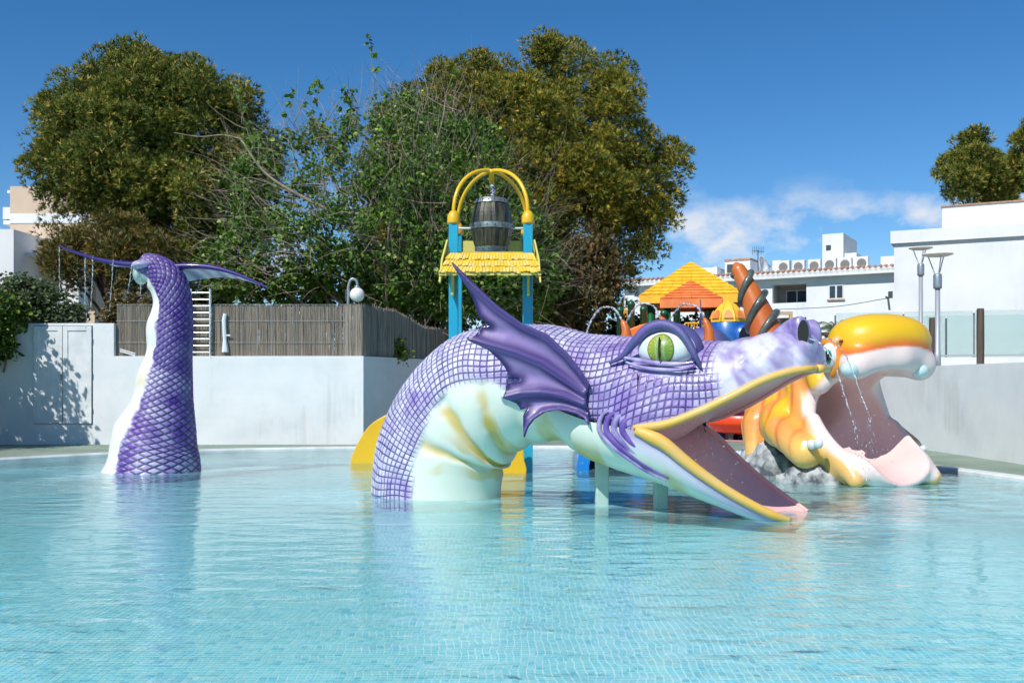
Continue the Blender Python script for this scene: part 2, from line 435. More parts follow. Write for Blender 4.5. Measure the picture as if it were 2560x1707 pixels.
fr = t.new('ShaderNodeFresnel'); fr.inputs['IOR'].default_value = 1.333; t.l.new(bp.outputs[0], fr.inputs['Normal'])
gl = t.new('ShaderNodeBsdfGlossy'); gl.inputs['Roughness'].default_value = .004; t.l.new(bp.outputs[0], gl.inputs['Normal'])
tr = t.new('ShaderNodeBsdfTransparent'); tr.inputs[0].default_value = (.85, .985, .992, 1)
df = t.new('ShaderNodeBsdfDiffuse'); df.inputs[0].default_value = lin(172, 236, 241)
SPLASH = [(6.1, 14.6, 2.6), (6.6, 12.7, 2.2), (3.9, 11.6, 1.4), (-7.6, 17.6, 1.6), (-5.0, 19.3, 1.2), (-9.3, 18.6, 1.3), (1.23, 13.3, 1.0), (1.9, 12.8, 1.0), (-2.4, 14.2, 1.7), (-.6, 14.0, 1.5), (-6.3, 18.3, 1.9), (8.0, 16.3, 1.6), (-1.2, 13.7, .8)]
foam = None
for x, y, r in SPLASH:
    vd = t.new('ShaderNodeVectorMath', operation='DISTANCE'); t.l.new(pos, vd.inputs[0]); vd.inputs[1].default_value = (x, y, 0)
    f = t.rng(vd.outputs['Value'], r, r * .15, 0, 1, True); foam = f if foam is None else t.math('MAXIMUM', foam, f)
fn = t.rng(t.noise(scaled((1.0, 1.6, 1)), 1.6, 6, .62), .36, .68)
foam = t.math('ADD', t.math('MULTIPLY', t.math('MULTIPLY', foam, fn), .7), .17)
m1 = t.new('ShaderNodeMixShader'); t.l.new(foam, m1.inputs[0]); t.l.new(tr.outputs[0], m1.inputs[1]); t.l.new(df.outputs[0], m1.inputs[2])
m2 = t.new('ShaderNodeMixShader'); t.l.new(fr.outputs[0], m2.inputs[0]); t.l.new(m1.outputs[0], m2.inputs[1]); t.l.new(gl.outputs[0], m2.inputs[2])
t.l.new(m2.outputs[0], out.inputs[0])
wv, wt = sheet2d(offset(pool, -.002), 1.5)
make_obj('water', np.c_[wv, np.zeros(len(wv))], wt, m, origin=(0, 0, 0), kind='structure')

m_pink = mat('rubber_paving', lin(222, 176, 170, .8), .85, lin(185, 140, 140, .8), 1.2, bump=.003, bscale=120)
MB().add([(2.4, 26.4, .066), (9.4, 26.4, .066), (9.4, 44, .066), (-2.2, 44, .066), (-2.2, 30, .066)], [(0, 1, 2, 3, 4)]).build('play_paving', m_pink, kind='structure')
# raised terrain behind the walls
m_soil = mat('soil', lin(120, 108, 84), .95, lin(90, 84, 60), .8, bump=.03, bscale=9)
MB().hexa([(-60, 25.75, .05), (-3.9, 25.75, .05), (-1.0, 32.6, .05), (-60, 60, .05)], [(-60, 25.75, 2.1), (-3.9, 25.75, 2.1), (-1.0, 32.6, 2.1), (-60, 60, 2.2)]).build('raised_ground', m_soil, kind='structure')
m_terr = mat('terrace_floor', lin(190, 182, 168, .8), .8, lin(170, 162, 150, .8), 1.0)
MB().hexa([(10.1, 12, .05), (60, 12, .05), (60, 54, .05), (10.1, 30.0, .05)], [(10.1, 12, 1.98), (60, 12, 1.98), (60, 54, 1.98), (10.1, 30.0, 1.98)]).build('terrace', m_terr, kind='structure')

# ------------------------------------------------------------------ white walls
m_white = mat('white_render', lin(240, 242, 240, .86), .8, lin(226, 231, 232, .86), 1.3, (.35, .75), bump=.004, bscale=35, dirt=.10)
YW = 25.4
def wx(p, Y=YW): return (p - CXP) / FPX * Y
def wz(p, Y=YW): return CAM_H - (p - HZY) / FPX * Y
w = thing('white_wall', 'long white rendered wall behind the purple tail with double cupboard doors', 'wall', (wx(480), YW, DECK))
mb = MB()
xs = [-30, wx(30), wx(285), wx(909)]; T = .3; zl, zh = wz(890), wz(808)
mb.prism([(xs[0], YW, .0), (xs[3], YW, .0), (xs[3], YW, zl), (xs[2], YW, zl), (xs[2], YW, zh), (xs[1], YW, zh), (xs[1], YW, zl - .03), (xs[0], YW, zl - .03)], (0, T, 0))
mb.build('wall_slab', m_white, w, bevel=.012)
m_door = mat('door_paint', lin(238, 240, 238, .86), .5, lin(222, 226, 226, .84), 3.0, bump=.0015, bscale=60)
m_gap = mat('dark_gap', lin(70, 72, 74), .8); m_metal = mat('grey_metal', lin(150, 152, 152), .4, metal=.8)
dl, dr, dt, db = wx(86), wx(230), wz(815), wz(1058)
MB().box(((dl + dr) / 2, YW - .004, (dt + db) / 2), (dr - dl + .03, .012, dt - db + .03)).build('door_gap', m_gap, w)
mid = wx(158)
for a, b2 in ((dl, mid - .008), (mid + .008, dr)):
    cx_ = (a + b2) / 2; wd = b2 - a; st = .12
    d = MB().box((cx_, YW - .012, (dt + db) / 2), (wd - .14, .016, dt - db - .14)).build('door', m_door, w)
    fr_ = MB()
    for x_ in (a + st / 2, b2 - st / 2): fr_.box((x_, YW - .028, (dt + db) / 2), (st, .03, dt - db))
    for z_ in (dt - st / 2, db + st / 2): fr_.box((cx_, YW - .027, z_), (wd - 2 * st, .03, st))
    o = fr_.build('door_frame', m_door, w, bevel=.004); 
    hx = a if a == dl else b2
    for z_ in (dt - .35, (dt + db) / 2, db + .35): MB().tube([(hx, YW - .045, z_ - .06), (hx, YW - .045, z_ + .06)], .012, 8).build('hinge', m_door, w)
MB().box((mid - .03, YW - .05, wz(943)), (.025, .02, .16)).ball((mid - .03, YW - .07, wz(938)), .02, 8, 6).build('door_handle', m_metal, w)

p0, p1 = np.array([wx(909), YW]), np.array([wx(909) + 1.31 * 3, YW + 3.2 * 3])
dv = (p1 - p0) / np.linalg.norm(p1 - p0); nv_ = np.array([-dv[1], dv[0]])
A, B_ = p0 + dv * .02, p1
mb = MB(); q = [A, B_, B_ + nv_ * .3, A + nv_ * .3]
mb.hexa([(*c, 0) for c in q], [(*c, zl - .003) for c in q])
mb.build('white_wall', m_white, label='shaded white return wall running back from the corner behind the dragon', category='wall')
mb = MB(); q = [(9.82, 12), (9.82, 28.6), (10.12, 28.6), (10.12, 12)]; q = [(9.95, 12), (9.62, 28.6), (9.95, 28.6), (10.28, 12)]
mb.hexa([(*c, 0) for c in q], [(*c, 2.02) for c in q]); mb.build('retaining_wall', m_white, label='pale white retaining wall running along the right side of the pool', category='wall')

# ------------------------------------------------------------------ reed fence on the wall
m_reed = mat('reed', lin(150, 138, 118), .9, attr='Col')
m_wire = mat('wire', lin(150, 152, 150), .5, metal=.6)
fence = thing('reed_fence', 'weathered grey reed screen fence standing on top of the white wall', 'fence', (wx(600), YW + .2, zl))
def reeds(a, b, za, zb, ta, tb, n, base, jit, layers=2):
    a, b = np.array(a), np.array(b); Vs, Fs, Cs = [], [], []; d = (b - a) / np.linalg.norm(b - a); nn = np.array([-d[1], d[0]]); c = 0
    for L in range(layers):
        for i in range(n):
            u = (i + random.random()) / n; p = a + (b - a) * u + nn * (.02 * L + random.uniform(-.008, .008))
            zb_ = za + (zb - za) * u; zt = ta + (tb - ta) * u + random.gauss(0, jit) + (.03 if random.random() < .06 else 0); r = random.uniform(.006, .011)
            lean = random.gauss(0, .012); k = 4; z2 = (zb_ + zt) / 2 + random.uniform(-.2, .2)
            for zz, ln in ((zb_, 0), (z2, lean), (zt, lean * .2 + random.gauss(0, .015))):
                for j in range(k):
                    th = 2 * math.pi * j / k; o_ = d * (r * math.cos(th) + ln) + nn * r * math.sin(th); Vs.append((p[0] + o_[0], p[1] + o_[1], zz))
            g = base * random.uniform(.55, 1.25); tint = random.uniform(-.06, .06)
            Cs += [(g * (1.06 + tint), g * .90, g * (.72 - tint))] * 12
            for s_ in (0, 1):
                for j in range(k): Fs.append((c + s_ * k + j, c + s_ * k + (j + 1) % k, c + (s_ + 1) * k + (j + 1) % k, c + (s_ + 1) * k + j))
            c += 12
    return np.array(Vs), np.array(Fs), np.array(Cs)
zt = wz(764)
for i in range(5):
    a_, b_ = wx(289 + i * 116), wx(289 + (i + 1) * 116)
    V, F, C_ = reeds((a_, YW + .13), (b_, YW + .13), zl, zl, zt, zt, 120, .30, .02)
    make_obj('reed_panel', V, F, m_reed, fence, color=C_, kind='stuff')
cp = p0 + nv_ * .10 + dv * .1
for i in range(4):
    a_, b_ = cp + dv * (i * 1.75), cp + dv * ((i + 1) * 1.75)
    q0, q1 = [zt + .03, zt - .02, zt - .38, zt - .36, zt - .42][i:i + 2]
    V, F, C_ = reeds(a_, b_, zl, zl, q0, q1, 130, .30, .03); make_obj('reed_panel', V, F, m_reed, fence, color=C_, kind='stuff')
V, F, C_ = reeds((wx(862), YW + .12), tuple(cp), zl, zl, zt, zt + .03, 40, .36, .02); make_obj('reed_panel', V, F, m_reed, fence, color=C_, kind='stuff')
for z_ in (zt + .035, zl + .9, zl + .35): MB().tube([(wx(286), YW + .10, z_), (wx(862), YW + .10, z_)], .005, 5).build('wire', m_wire, fence)
for p_ in (288, 430, 580, 720, 862): MB().tube([(wx(p_), YW + .17, zl), (wx(p_), YW + .17, zt + .06)], .022, 8).build('post', m_wire, fence)

# ladder leaning on the fence behind the tail
m_alu = mat('aluminium', lin(215, 218, 220), .35, metal=.55)
lad = thing('ladder', 'pale metal ladder leaning against the reed fence beside the tail', 'ladder', (wx(500), YW + .08, zl))
x0, x1, zb_, zt_ = wx(477), wx(524), zl, wz(722)
for x_ in (x0, x1): MB().box((x_, YW + .03, (zb_ + zt_) / 2), (.035, .05, zt_ - zb_)).build('rail', m_alu, lad)
for i in range(10):
    z_ = zb_ + .1 + i * (zt_ - zb_ - .2) / 9
    MB().tube([(x0, YW + .03, z_), (x1, YW + .03, z_)], .014, 8).build('rung', m_alu, lad)
mb = MB(); mb.tube([px(563, 880, YW + .06), px(562, 850, YW + .06), px(560, 800, YW + .06), px(563, 784, YW + .06)], [.09, .05, .055, .05], 8)
mb.box(px(566, 838, YW + .05), (.2, .02, .04)); mb.build('white_post', m_white, label='small white painted post with a short crossbar before the reed fence', category='post')
m_pipe = mat('pvc_pipe', lin(228, 230, 228, .9), .4)
mb = MB()
for o_ in (0, 5): mb.tube([px(300, 873 + o_, YW + .04), px(338, 886 + o_ - 2, YW + .06)], .018, 8)
mb.build('plastic_pipe', m_pipe, label='two short white pipes lying on the wall beside the fence', category='pipe')

# globe lamp
m_globe = mat('opal_globe', lin(240, 236, 228, .92), .25, spec=.6); m_lpole = mat('lamp_steel', lin(150, 160, 168), .4, metal=.5)
lp = thing('globe_lamp', 'white globe lamp hanging from a curved grey pole above the reed fence', 'lamp', (wx(870), YW + .25, zl))
Yl = YW + .22
MB().tube(smooth_path([px(870, 885, Yl), px(870, 800, Yl), px(871, 740, Yl), px(872, 712, Yl), px(880, 697, Yl), px(890, 700, Yl), px(894, 718, Yl)], 40), .035, 10).build('pole', m_lpole, lp, True)
MB().ball(px(893, 737, Yl), .19, 24, 16).build('globe', m_globe, lp, True)
MB().lathe([(.07, -.02), (.08, .03), (.04, .05)], px(893, 719, Yl), 14).build('collar', m_lpole, lp, True)
MB().box(px(866, 738, Yl + .02), (.05, .06, .3)).build('ballast_box', m_gap, lp)

# ------------------------------------------------------------------ right-hand terrace: posts, lamps, glass
m_wood = mat('old_timber', lin(98, 84, 70), .8, lin(60, 50, 42), 2.0, (.3, .7), bump=.006, bscale=14, stretch=(6, 6, .6))
for x_, yt, yb, lab in ((2331, 794, 918, 'brown round timber post beside the near street lamp on the retaining wall'), (2451, 771, 912, 'taller brown timber post right of the lamps on the retaining wall')):
    Y = 9.86 * FPX / (x_ - CXP); c = px(x_, yb, Y); h_ = (yb - yt) / FPX * Y
    MB().lathe([(.075, -.02), (.078, h_ * .5), (.074, h_ - .02), (.062, h_)], c, 12).build('timber_post', m_wood, smooth=False, label=lab, category='post', group='timber posts on the retaining wall')
m_lgrey = mat('lamp_grey', lin(170, 174, 178), .4, metal=.3); m_disc = mat('lamp_disc', lin(222, 214, 204), .5)
def disc_lamp(x_, yt, Y, zb, rd, lab):
    c = px(x_, yt, Y); L = thing('street_lamp', lab, 'lamp', (c[0], c[1], zb), 'flat disc street lamps')
    MB().lathe([(.075, 0), (.07, .3), (.06, .31), (.055, c[2] - zb - .75)], (c[0], c[1], zb), 14).build('pole', m_lgrey, L, True)
    MB().lathe([(.09, 0), (.095, .05), (.095, .3), (.08, .34)], (c[0], c[1], c[2] - .78), 14).build('lamp_head', m_gap if 0 else m_lpole, L, True)
    for s in range(3):
        th = s * 2.094 + .5; MB().tube([(c[0] + .05 * math.cos(th), c[1] + .05 * math.sin(th), c[2] - .46), (c[0] + .2 * math.cos(th), c[1] + .2 * math.sin(th), c[2] - .04)], .014, 6).build('arm', m_lgrey, L)
    MB().lathe([(.06, -.05), (rd * .7, -.035), (rd, .0), (rd * .98, .02), (rd * .4, .035), (.01, .04)], c, 28).build('disc', m_disc, L, True)
disc_lamp(2344, 637, 22.9, 2.02, .34, 'nearer grey disc-topped street lamp at the end of the retaining wall')
disc_lamp(2302, 621, 28.5, 1.98, .33, 'farther disc-topped street lamp standing behind the hippo snout')
mg = bpy.data.materials.new('green_glass'); mg.use_nodes = True; t = NT(mg); b = t.n['Principled BSDF']
t.n.remove(b); tr = t.new('ShaderNodeBsdfTransparent'); tr.inputs[0].default_value = (.93, .975, .965, 1)
gl = t.new('ShaderNodeBsdfGlossy'); gl.inputs['Roughness'].default_value = .02; fr = t.new('ShaderNodeFresnel'); fr.inputs[0].default_value = 1.5
dfg = t.new('ShaderNodeBsdfDiffuse'); dfg.inputs[0].default_value = lin(205, 228, 222); mx0 = t.new('ShaderNodeMixShader'); mx0.inputs[0].default_value = .12
t.l.new(tr.outputs[0], mx0.inputs[1]); t.l.new(dfg.outputs[0], mx0.inputs[2])
mx = t.new('ShaderNodeMixShader'); t.l.new(fr.outputs[0], mx.inputs[0]); t.l.new(mx0.outputs[0], mx.inputs[1]); t.l.new(gl.outputs[0], mx.inputs[2]); t.l.new(mx.outputs[0], t.n['Material Output'].inputs[0])
m_dpost = mat('dark_steel', lin(92, 96, 98), .5, metal=.3)
def glass_fence(name, P, Q, ztop, zbot, zcurb, n, lab, posts=True, rail=True):
    P, Q = np.array(P), np.array(Q); d = (Q - P) / np.linalg.norm(Q - P); L = np.linalg.norm(Q - P); rz = math.atan2(d[1], d[0])
    o = thing(name, lab, 'fence', (*((P + Q) / 2), zcurb))
    if rail: MB().box((*((P + Q) / 2), (zcurb + zbot) / 2), (L, .25, zbot - zcurb), rz).build('upstand', m_white, o)
    if rail: MB().box((*((P + Q) / 2), zbot + .06), (L, .06, .05), rz).build('bottom_rail', m_lgrey, o)
    for i in range(n):
        c = P + d * L * (i + .5) / n; MB().box((*c, (ztop + zbot) / 2 + .06), (L / n - .05, .014, ztop - zbot), rz).build('glass_pane', mg, o)
        if posts: c = P + d * L * i / n; MB().box((*c, (zbot + ztop) / 2), (.05, .05, (ztop - zbot) * .98), rz).build('post', m_dpost, o)
    return o
glass_fence('glass_fence', (10.6, 30.0), (26, 25.5), 3.55, 2.38, 1.98, 7, 'green-tinted glass balustrade on a white upstand before the white building')
glass_fence('glass_fence', (11.2, 34.5), (24, 31), 4.0, 2.4, 1.98, 6, 'farther glass balustrade close to the foot of the white building', True, False)

# ------------------------------------------------------------------ buildings
m_bwhite = mat('building_white', lin(243, 244, 243, .88), .8, lin(232, 235, 236, .88), .5, bump=.004, bscale=20, dirt=.05)
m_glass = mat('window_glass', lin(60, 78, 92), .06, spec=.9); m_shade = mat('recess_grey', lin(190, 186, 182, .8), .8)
m_frame = mat('window_frame', lin(215, 215, 212), .5); m_curtain = mat('curtain', lin(150, 175, 180), .8)
m_clay = mat('clay_tile', lin(200, 160, 132, .85), .85, lin(165, 128, 105, .85), 4.0, bump=.01, bscale=20, objvar=.12)
# big white block, right
P0 = np.array([15.35, 40.0]); dB = np.array([4.15, -2.1]); dB /= np.linalg.norm(dB); nB = np.array([-dB[1], dB[0]])
def along(P, d, n, u, v, z): return (*(P + d * u + n * v), z)
bw = thing('white_building', 'large windowless white building with stepped parapet at the right edge', 'building', (*(P0 + dB * 6 + nB * 4), 1.9))
rzB = math.atan2(dB[1], dB[0])
def blk(P, d, n, u0, u1, v0, v1, z0, z1): 
    return MB().hexa([along(P, d, n, u0, v0, z0), along(P, d, n, u1, v0, z0), along(P, d, n, u1, v1, z0), along(P, d, n, u0, v1, z0)],
                     [along(P, d, n, u0, v0, z1), along(P, d, n, u1, v0, z1), along(P, d, n, u1, v1, z1), along(P, d, n, u0, v1, z1)])
zc = lambda y, Y: CAM_H - (y - HZY) / FPX * Y
blk(P0, dB, nB, 0, 14, 0, 10, 1.9, zc(610, 40)).build('wall', m_bwhite, bw)
blk(P0, dB, nB, -.12, 14.2, -.14, 10.1, zc(610, 40) + .002, zc(579, 40)).build('cornice', m_bwhite, bw)
blk(P0, dB, nB, 1.75, 14.2, .5, 9, zc(579, 40) + .002, zc(511, 39)).build('parapet', m_bwhite, bw)
blk(P0, dB, nB, 1.70, 14.25, .45, 9.05, zc(511, 39) + .002, zc(511, 39) + .06).build('coping', m_clay, bw)
# hotel behind
H0 = np.array([11.7, 60.5]); dH = np.array([8.7, -5.0]); dH /= np.linalg.norm(dH); nH = np.array([-dH[1], dH[0]])
ht = thing('hotel', 'low white hotel with tiled eaves, balcony recesses and roof machinery behind the playground', 'building', (*(H0 + dH * 3 + nH * 4), 0.06))
def hu(x):            # distance along the facade for an image column
    k = (x - CXP) / FPX; return (k * H0[1] - H0[0]) / (dH[0] - k * dH[1])
def hy(u): return H0[1] + dH[1] * u
def hz(x, y): return zc(y, hy(hu(x)))
eave = hz(2100, 690); UL, UR = hu(1560), hu(2260)
# recesses and windows: (x0, x1, y0, y1)
rec = [(1931, 2016, 710, 757), (1945, 2016, 794, 850)]
win = [(2071, 2110, 711, 748)]
cols = sorted({UL, UR, *[hu(r[0]) for r in rec], *[hu(r[1]) for r in rec]})
zs = sorted({.06, eave, *[hz(1970, r[2]) for r in rec], *[hz(1970, r[3]) for r in rec]})
wl_ = MB()
for i in range(len(cols) - 1):
    for j in range(len(zs) - 1):
        cu, cz = (cols[i] + cols[i + 1]) / 2, (zs[j] + zs[j + 1]) / 2
        if any(hu(r[0]) < cu < hu(r[1]) and hz(1970, r[3]) < cz < hz(1970, r[2]) for r in rec): continue
        q = blk(H0, dH, nH, cols[i], cols[i + 1], 0, .3, zs[j], zs[j + 1]); wl_.add(q.v, q.f)
q = blk(H0, dH, nH, UL, UR, .31, 10, .06, eave - .02); wl_b = MB(); 
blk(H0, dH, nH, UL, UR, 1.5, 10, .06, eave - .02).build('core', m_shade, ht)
wl_.build('wall', m_bwhite, ht)
for r in rec:
    u0, u1, z0, z1 = hu(r[0]), hu(r[1]), hz(1970, r[3]), hz(1970, r[2])
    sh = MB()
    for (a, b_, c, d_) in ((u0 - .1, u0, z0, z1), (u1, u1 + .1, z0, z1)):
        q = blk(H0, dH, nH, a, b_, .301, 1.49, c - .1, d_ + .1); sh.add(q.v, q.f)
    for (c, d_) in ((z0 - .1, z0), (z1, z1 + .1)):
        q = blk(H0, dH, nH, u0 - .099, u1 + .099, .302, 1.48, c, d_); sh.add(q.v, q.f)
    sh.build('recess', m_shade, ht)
    uw0, uw1 = u0 + (u1 - u0) * .22, u0 + (u1 - u0) * .88
    o = blk(H0, dH, nH, uw0, uw1, 1.40, 1.499, z0 + .02, z1 - (z1 - z0) * .22).build('window', m_frame, ht)
    um = (uw0 + uw1) / 2
    for a, b_ in ((uw0 + .07, um - .04), (um + .04, uw1 - .07)): blk(H0, dH, nH, a, b_, 1.385, 1.399, z0 + .09, z1 - (z1 - z0) * .22 - .07).build('pane', m_glass, o)
for r in win:
    u0, u1, z0, z1 = hu(r[0]), hu(r[1]), hz(2090, r[3]), hz(2090, r[2])
    o = blk(H0, dH, nH, u0, u1, -.03, -.001, z0, z1).build('window', m_frame, ht)
    for a, b_ in ((u0 + .08, (u0 + u1) / 2 - .05), ((u0 + u1) / 2 + .05, u1 - .08)): blk(H0, dH, nH, a, b_, -.045, -.031, z0 + .08, z1 - .08).build('pane', m_glass, o)
    blk(H0, dH, nH, u0 - .06, u1 + .06, -.09, -.002, z0 - .08, z0 - .003).build('sill', m_clay, o)
blk(H0, dH, nH, UL, UR, -.5, 9.5, eave, eave + .22).build('eave_slab', m_bwhite, ht)
# clay roof tiles along the eave, one by one
tv, tf = [], []
for i in range(7):
    th = math.pi * i / 6
    for y_, z_, k in ((-.62, 0, 1.0), (.1, .22, .9)): tv.append((.13 * k * math.cos(th), y_, z_ + .11 * k * math.sin(th)))
for i in range(6): tf.append((2 * i, 2 * i + 1, 2 * i + 3, 2 * i + 2))
tmesh = fastmesh('roof_tile', tv, tf, True); tmesh.materials.append(m_clay)
nT = int((UR - UL) / .3)
for i in range(nT):
    u = UL + (i + .5) * .3
    o = bpy.data.objects.new('roof_tile', tmesh); COL.objects.link(o); o.parent = ht
    w_ = np.array(along(H0, dH, nH, u, 0, eave + .235)); o.location = w_ - np.array(ht['_o']); o.rotation_euler = (0, random.uniform(-.06, .06), math.atan2(dH[1], dH[0]))
blk(H0, dH, nH, UL, UR, .35, 9, eave + .23, hz(2000, 676)).build('parapet', m_bwhite, ht)
zr = hz(2000, 676)
def hbox(x0, x1, y0, v0, v1, name='roof_block', m_=None, z0=None): 
    xm = (x0 + x1) / 2; sc_ = (hy(hu(xm)) + v0) / hy(hu(xm))
    return blk(H0, dH, nH, hu(x0), hu(x1), v0, v1, z0 or zr + .002, CAM_H + (hz(xm, y0) - CAM_H) * sc_).build(name, m_ or m_bwhite, ht)
hbox(2036, 2090, 586, 2, 6, 'stair_tower'); hbox(2091, 2122, 634, 2.2, 6); hbox(1780, 1845, 648, 2.5, 7, 'roof_house'); hbox(1676, 1760, 672, 2.5, 5)
hbox(2186, 2220, 642, 2, 4); hbox(1914, 1934, 652, 1.5, 2.2, 'chimney'); hbox(1763, 1773, 668, 1.5, 2.2, 'vent')
blk(H0, dH, nH, hu(1779), hu(1846), 2.45, 7.1, hz(1812, 648) + .18, hz(1812, 648) + .3).build('roof_house_cap', m_clay, ht)
o = MB().box(along(H0, dH, nH, hu(1806), 2.49, hz(1806, 660)), (1.0, .04, .5), rzB).build('vent_slot', m_gap, ht)
o = MB().box(along(H0, dH, nH, hu(2052), 1.99, hz(2052, 609)), (.28, .03, .3), rzB).build('vent_slot', m_gap, ht)
# air conditioners
m_ac = mat('ac_white', lin(236, 234, 228, .85), .5); m_fan = mat('fan_grey', lin(120, 116, 112), .6)
rzH = math.atan2(dH[1], dH[0])
for i, (xa, ya) in enumerate(((1949, 664), (1987, 663), (2027, 661), (2066, 658), (2105, 657), (2147, 654))):
    u = hu(xa); c = np.array(along(H0, dH, nH, u, 1.0, hz(xa, ya) + .0)); 
    ac = thing('air_conditioner', ['leftmost', 'second from left', 'third from left', 'fourth from left', 'fifth from left', 'rightmost'][i] + ' of the six air conditioner units on the hotel roof', 'air conditioner', (c[0], c[1], c[2] - .38), 'air conditioners on the hotel roof')
    MB().box(c, (.72, .4, .76), rzH).build('casing', m_ac, ac, bevel=.02)
    f = np.array([dH[1], -dH[0], 0]); fc = c + f * .205
    MB().lathe([(.26, 0), (.26, .012), (.2, .02), (.06, .02), (.05, .03)], fc, 20, ax=f).build('fan', m_fan, ac)
    for s in (-.26, .26): MB().box((c[0] + dH[0] * s, c[1] + dH[1] * s, c[2] - .5), (.06, .4, .24), rzH).build('foot', m_fan, ac)
# dish and aerial
dsh = thing('satellite_dish', 'white satellite dish on the hotel roof left of the air conditioners', 'dish', along(H0, dH, nH, hu(1898), .8, zr))
c = np.array(along(H0, dH, nH, hu(1897), .8, hz(1897, 664))); ax_ = np.array([.75, -.6, .25]); ax_ /= np.linalg.norm(ax_)
MB().lathe([(.02, -.12), (.3, -.08), (.52, .02), (.66, .12), (.655, .13), (.5, .04), (.28, -.05), (.02, -.09)], c, 24, ax=ax_).build('reflector', m_bwhite, dsh, True)
MB().tube([c - ax_ * .1, c - ax_ * .3 - np.array([0, 0, .6])], .05, 8).build('mount', m_lgrey, dsh)
MB().tube([c + np.array([0, 0, -.5]), c + ax_ * .6], .02, 6).build('feed_arm', m_lgrey, dsh)
an = thing('tv_aerial', 'thin tv aerial mast on the hotel roof beside the dish', 'aerial', along(H0, dH, nH, hu(1877), 1.5, zr))
c = np.array(along(H0, dH, nH, hu(1877), 1.5, zr)); top_ = hz(1877, 618) 
MB().tube([c, (c[0], c[1], top_)], .03, 6).build('mast', m_dpost, an)
MB().tube([(c[0] - .35, c[1], top_ - .05), (c[0] + .35, c[1], top_ - .1)], .02, 5).build('boom', m_dpost, an)
for i in range(6): xx = -.33 + i * .13; MB().tube([(c[0] + xx, c[1], top_ - .3 + .1 * (i % 2)), (c[0] + xx, c[1], top_ + .2)], .012, 4).build('element', m_dpost, an)
# street light bracket and cable by the hotel
fl = thing('wall_lamp', 'small dark floodlight on a bracket before the hotel beside the white building', 'lamp', px(2224, 775, 38))
MB().box(px(2226, 737, 38), (.12, .15, .26)).build('lamp_box', m_dpost, fl); MB().tube([px(2224, 775, 38), px(2220, 745, 38), px(2214, 742, 38)], .04, 6).build('bracket', m_dpost, fl)
MB().tube(smooth_path([px(1935, 774, 45), px(2080, 767, 42), px(2218, 746, 38)], 20), .014, 5).build('cable', m_dpost, label='thin overhead cable crossing in front of the hotel wall', category='cable')

# beige building, left
m_beige = mat('beige_render', lin(232, 208, 182, .85), .85, lin(220, 194, 168, .85), .6, bump=.003, bscale=15)
bb = thing('beige_building', 'beige and white stepped building behind the left pine', 'building', (-21, 46, 2))
Yb = 46
def bpx(x0, x1, y0, y1, Ya, Yb_, nm, m_):
    a, b_ = px(x0, y0, Ya), px(x1, y1, Ya); MB().box(((a[0] + b_[0]) / 2, (Ya + Yb_) / 2, (a[2] + b_[2]) / 2), (abs(b_[0] - a[0]), Yb_ - Ya, abs(a[2] - b_[2]))).build(nm, m_, bb)
bpx(25, 240, 466, 900, 46, 56, 'upper_block', m_beige); bpx(24.5, 241, 534, 558, 45.97, 46, 'band', m_bwhite)
bpx(7, 27, 518, 548, 47, 50, 'balcony', m_bwhite); bpx(8, 27, 551, 561, 47, 50, 'balcony_base', m_bwhite); bpx(18, 26, 476, 483, 47, 48, 'roof_edge', m_bwhite)
bpx(-120, 34, 573, 900, 43.2, 54, 'side_block', m_bwhite); bpx(34.2, 160, 632, 640, 44.2, 45.9, 'canopy_slab', m_bwhite)
bpx(40, 100, 645, 760, 45.9, 45.99, 'window', m_glass); bpx(34.1, 40, 576, 760, 45.4, 45.9, 'door_jamb', m_shade)
bpx(150, 196, 600, 760, 44, 45, 'white_bay', m_bwhite)
# ------------------------------------------------------------------ dragon slide
DO = np.array([1.23, 13.3]); DH = np.array([.883, -.469]); DL = np.array([.469, .883])
def D(s, v, z):
    """dragon frame: s forward to the snout, v sideways away from the camera, z up"""
    s, v, z = np.broadcast_arrays(np.asarray(s, float), np.asarray(v, float), np.asarray(z, float))
    return np.stack([DO[0] + DH[0] * s + DL[0] * v, DO[1] + DH[1] * s + DL[1] * v, z], -1)
def DP(x, y, v):
    """image point on the dragon at sideways offset v -> (s, z)"""
    k = (np.asarray(x, float) - CXP) / FPX
    s = (k * (DO[1] + DL[1] * v) - (DO[0] + DL[0] * v)) / (DH[0] - k * DH[1]); Y = DO[1] + DH[1] * s + DL[1] * v
    return s, CAM_H - (np.asarray(y, float) - HZY) / FPX * Y
def DW(x, y, v): s, z = DP(x, y, v); return D(s, v, z)

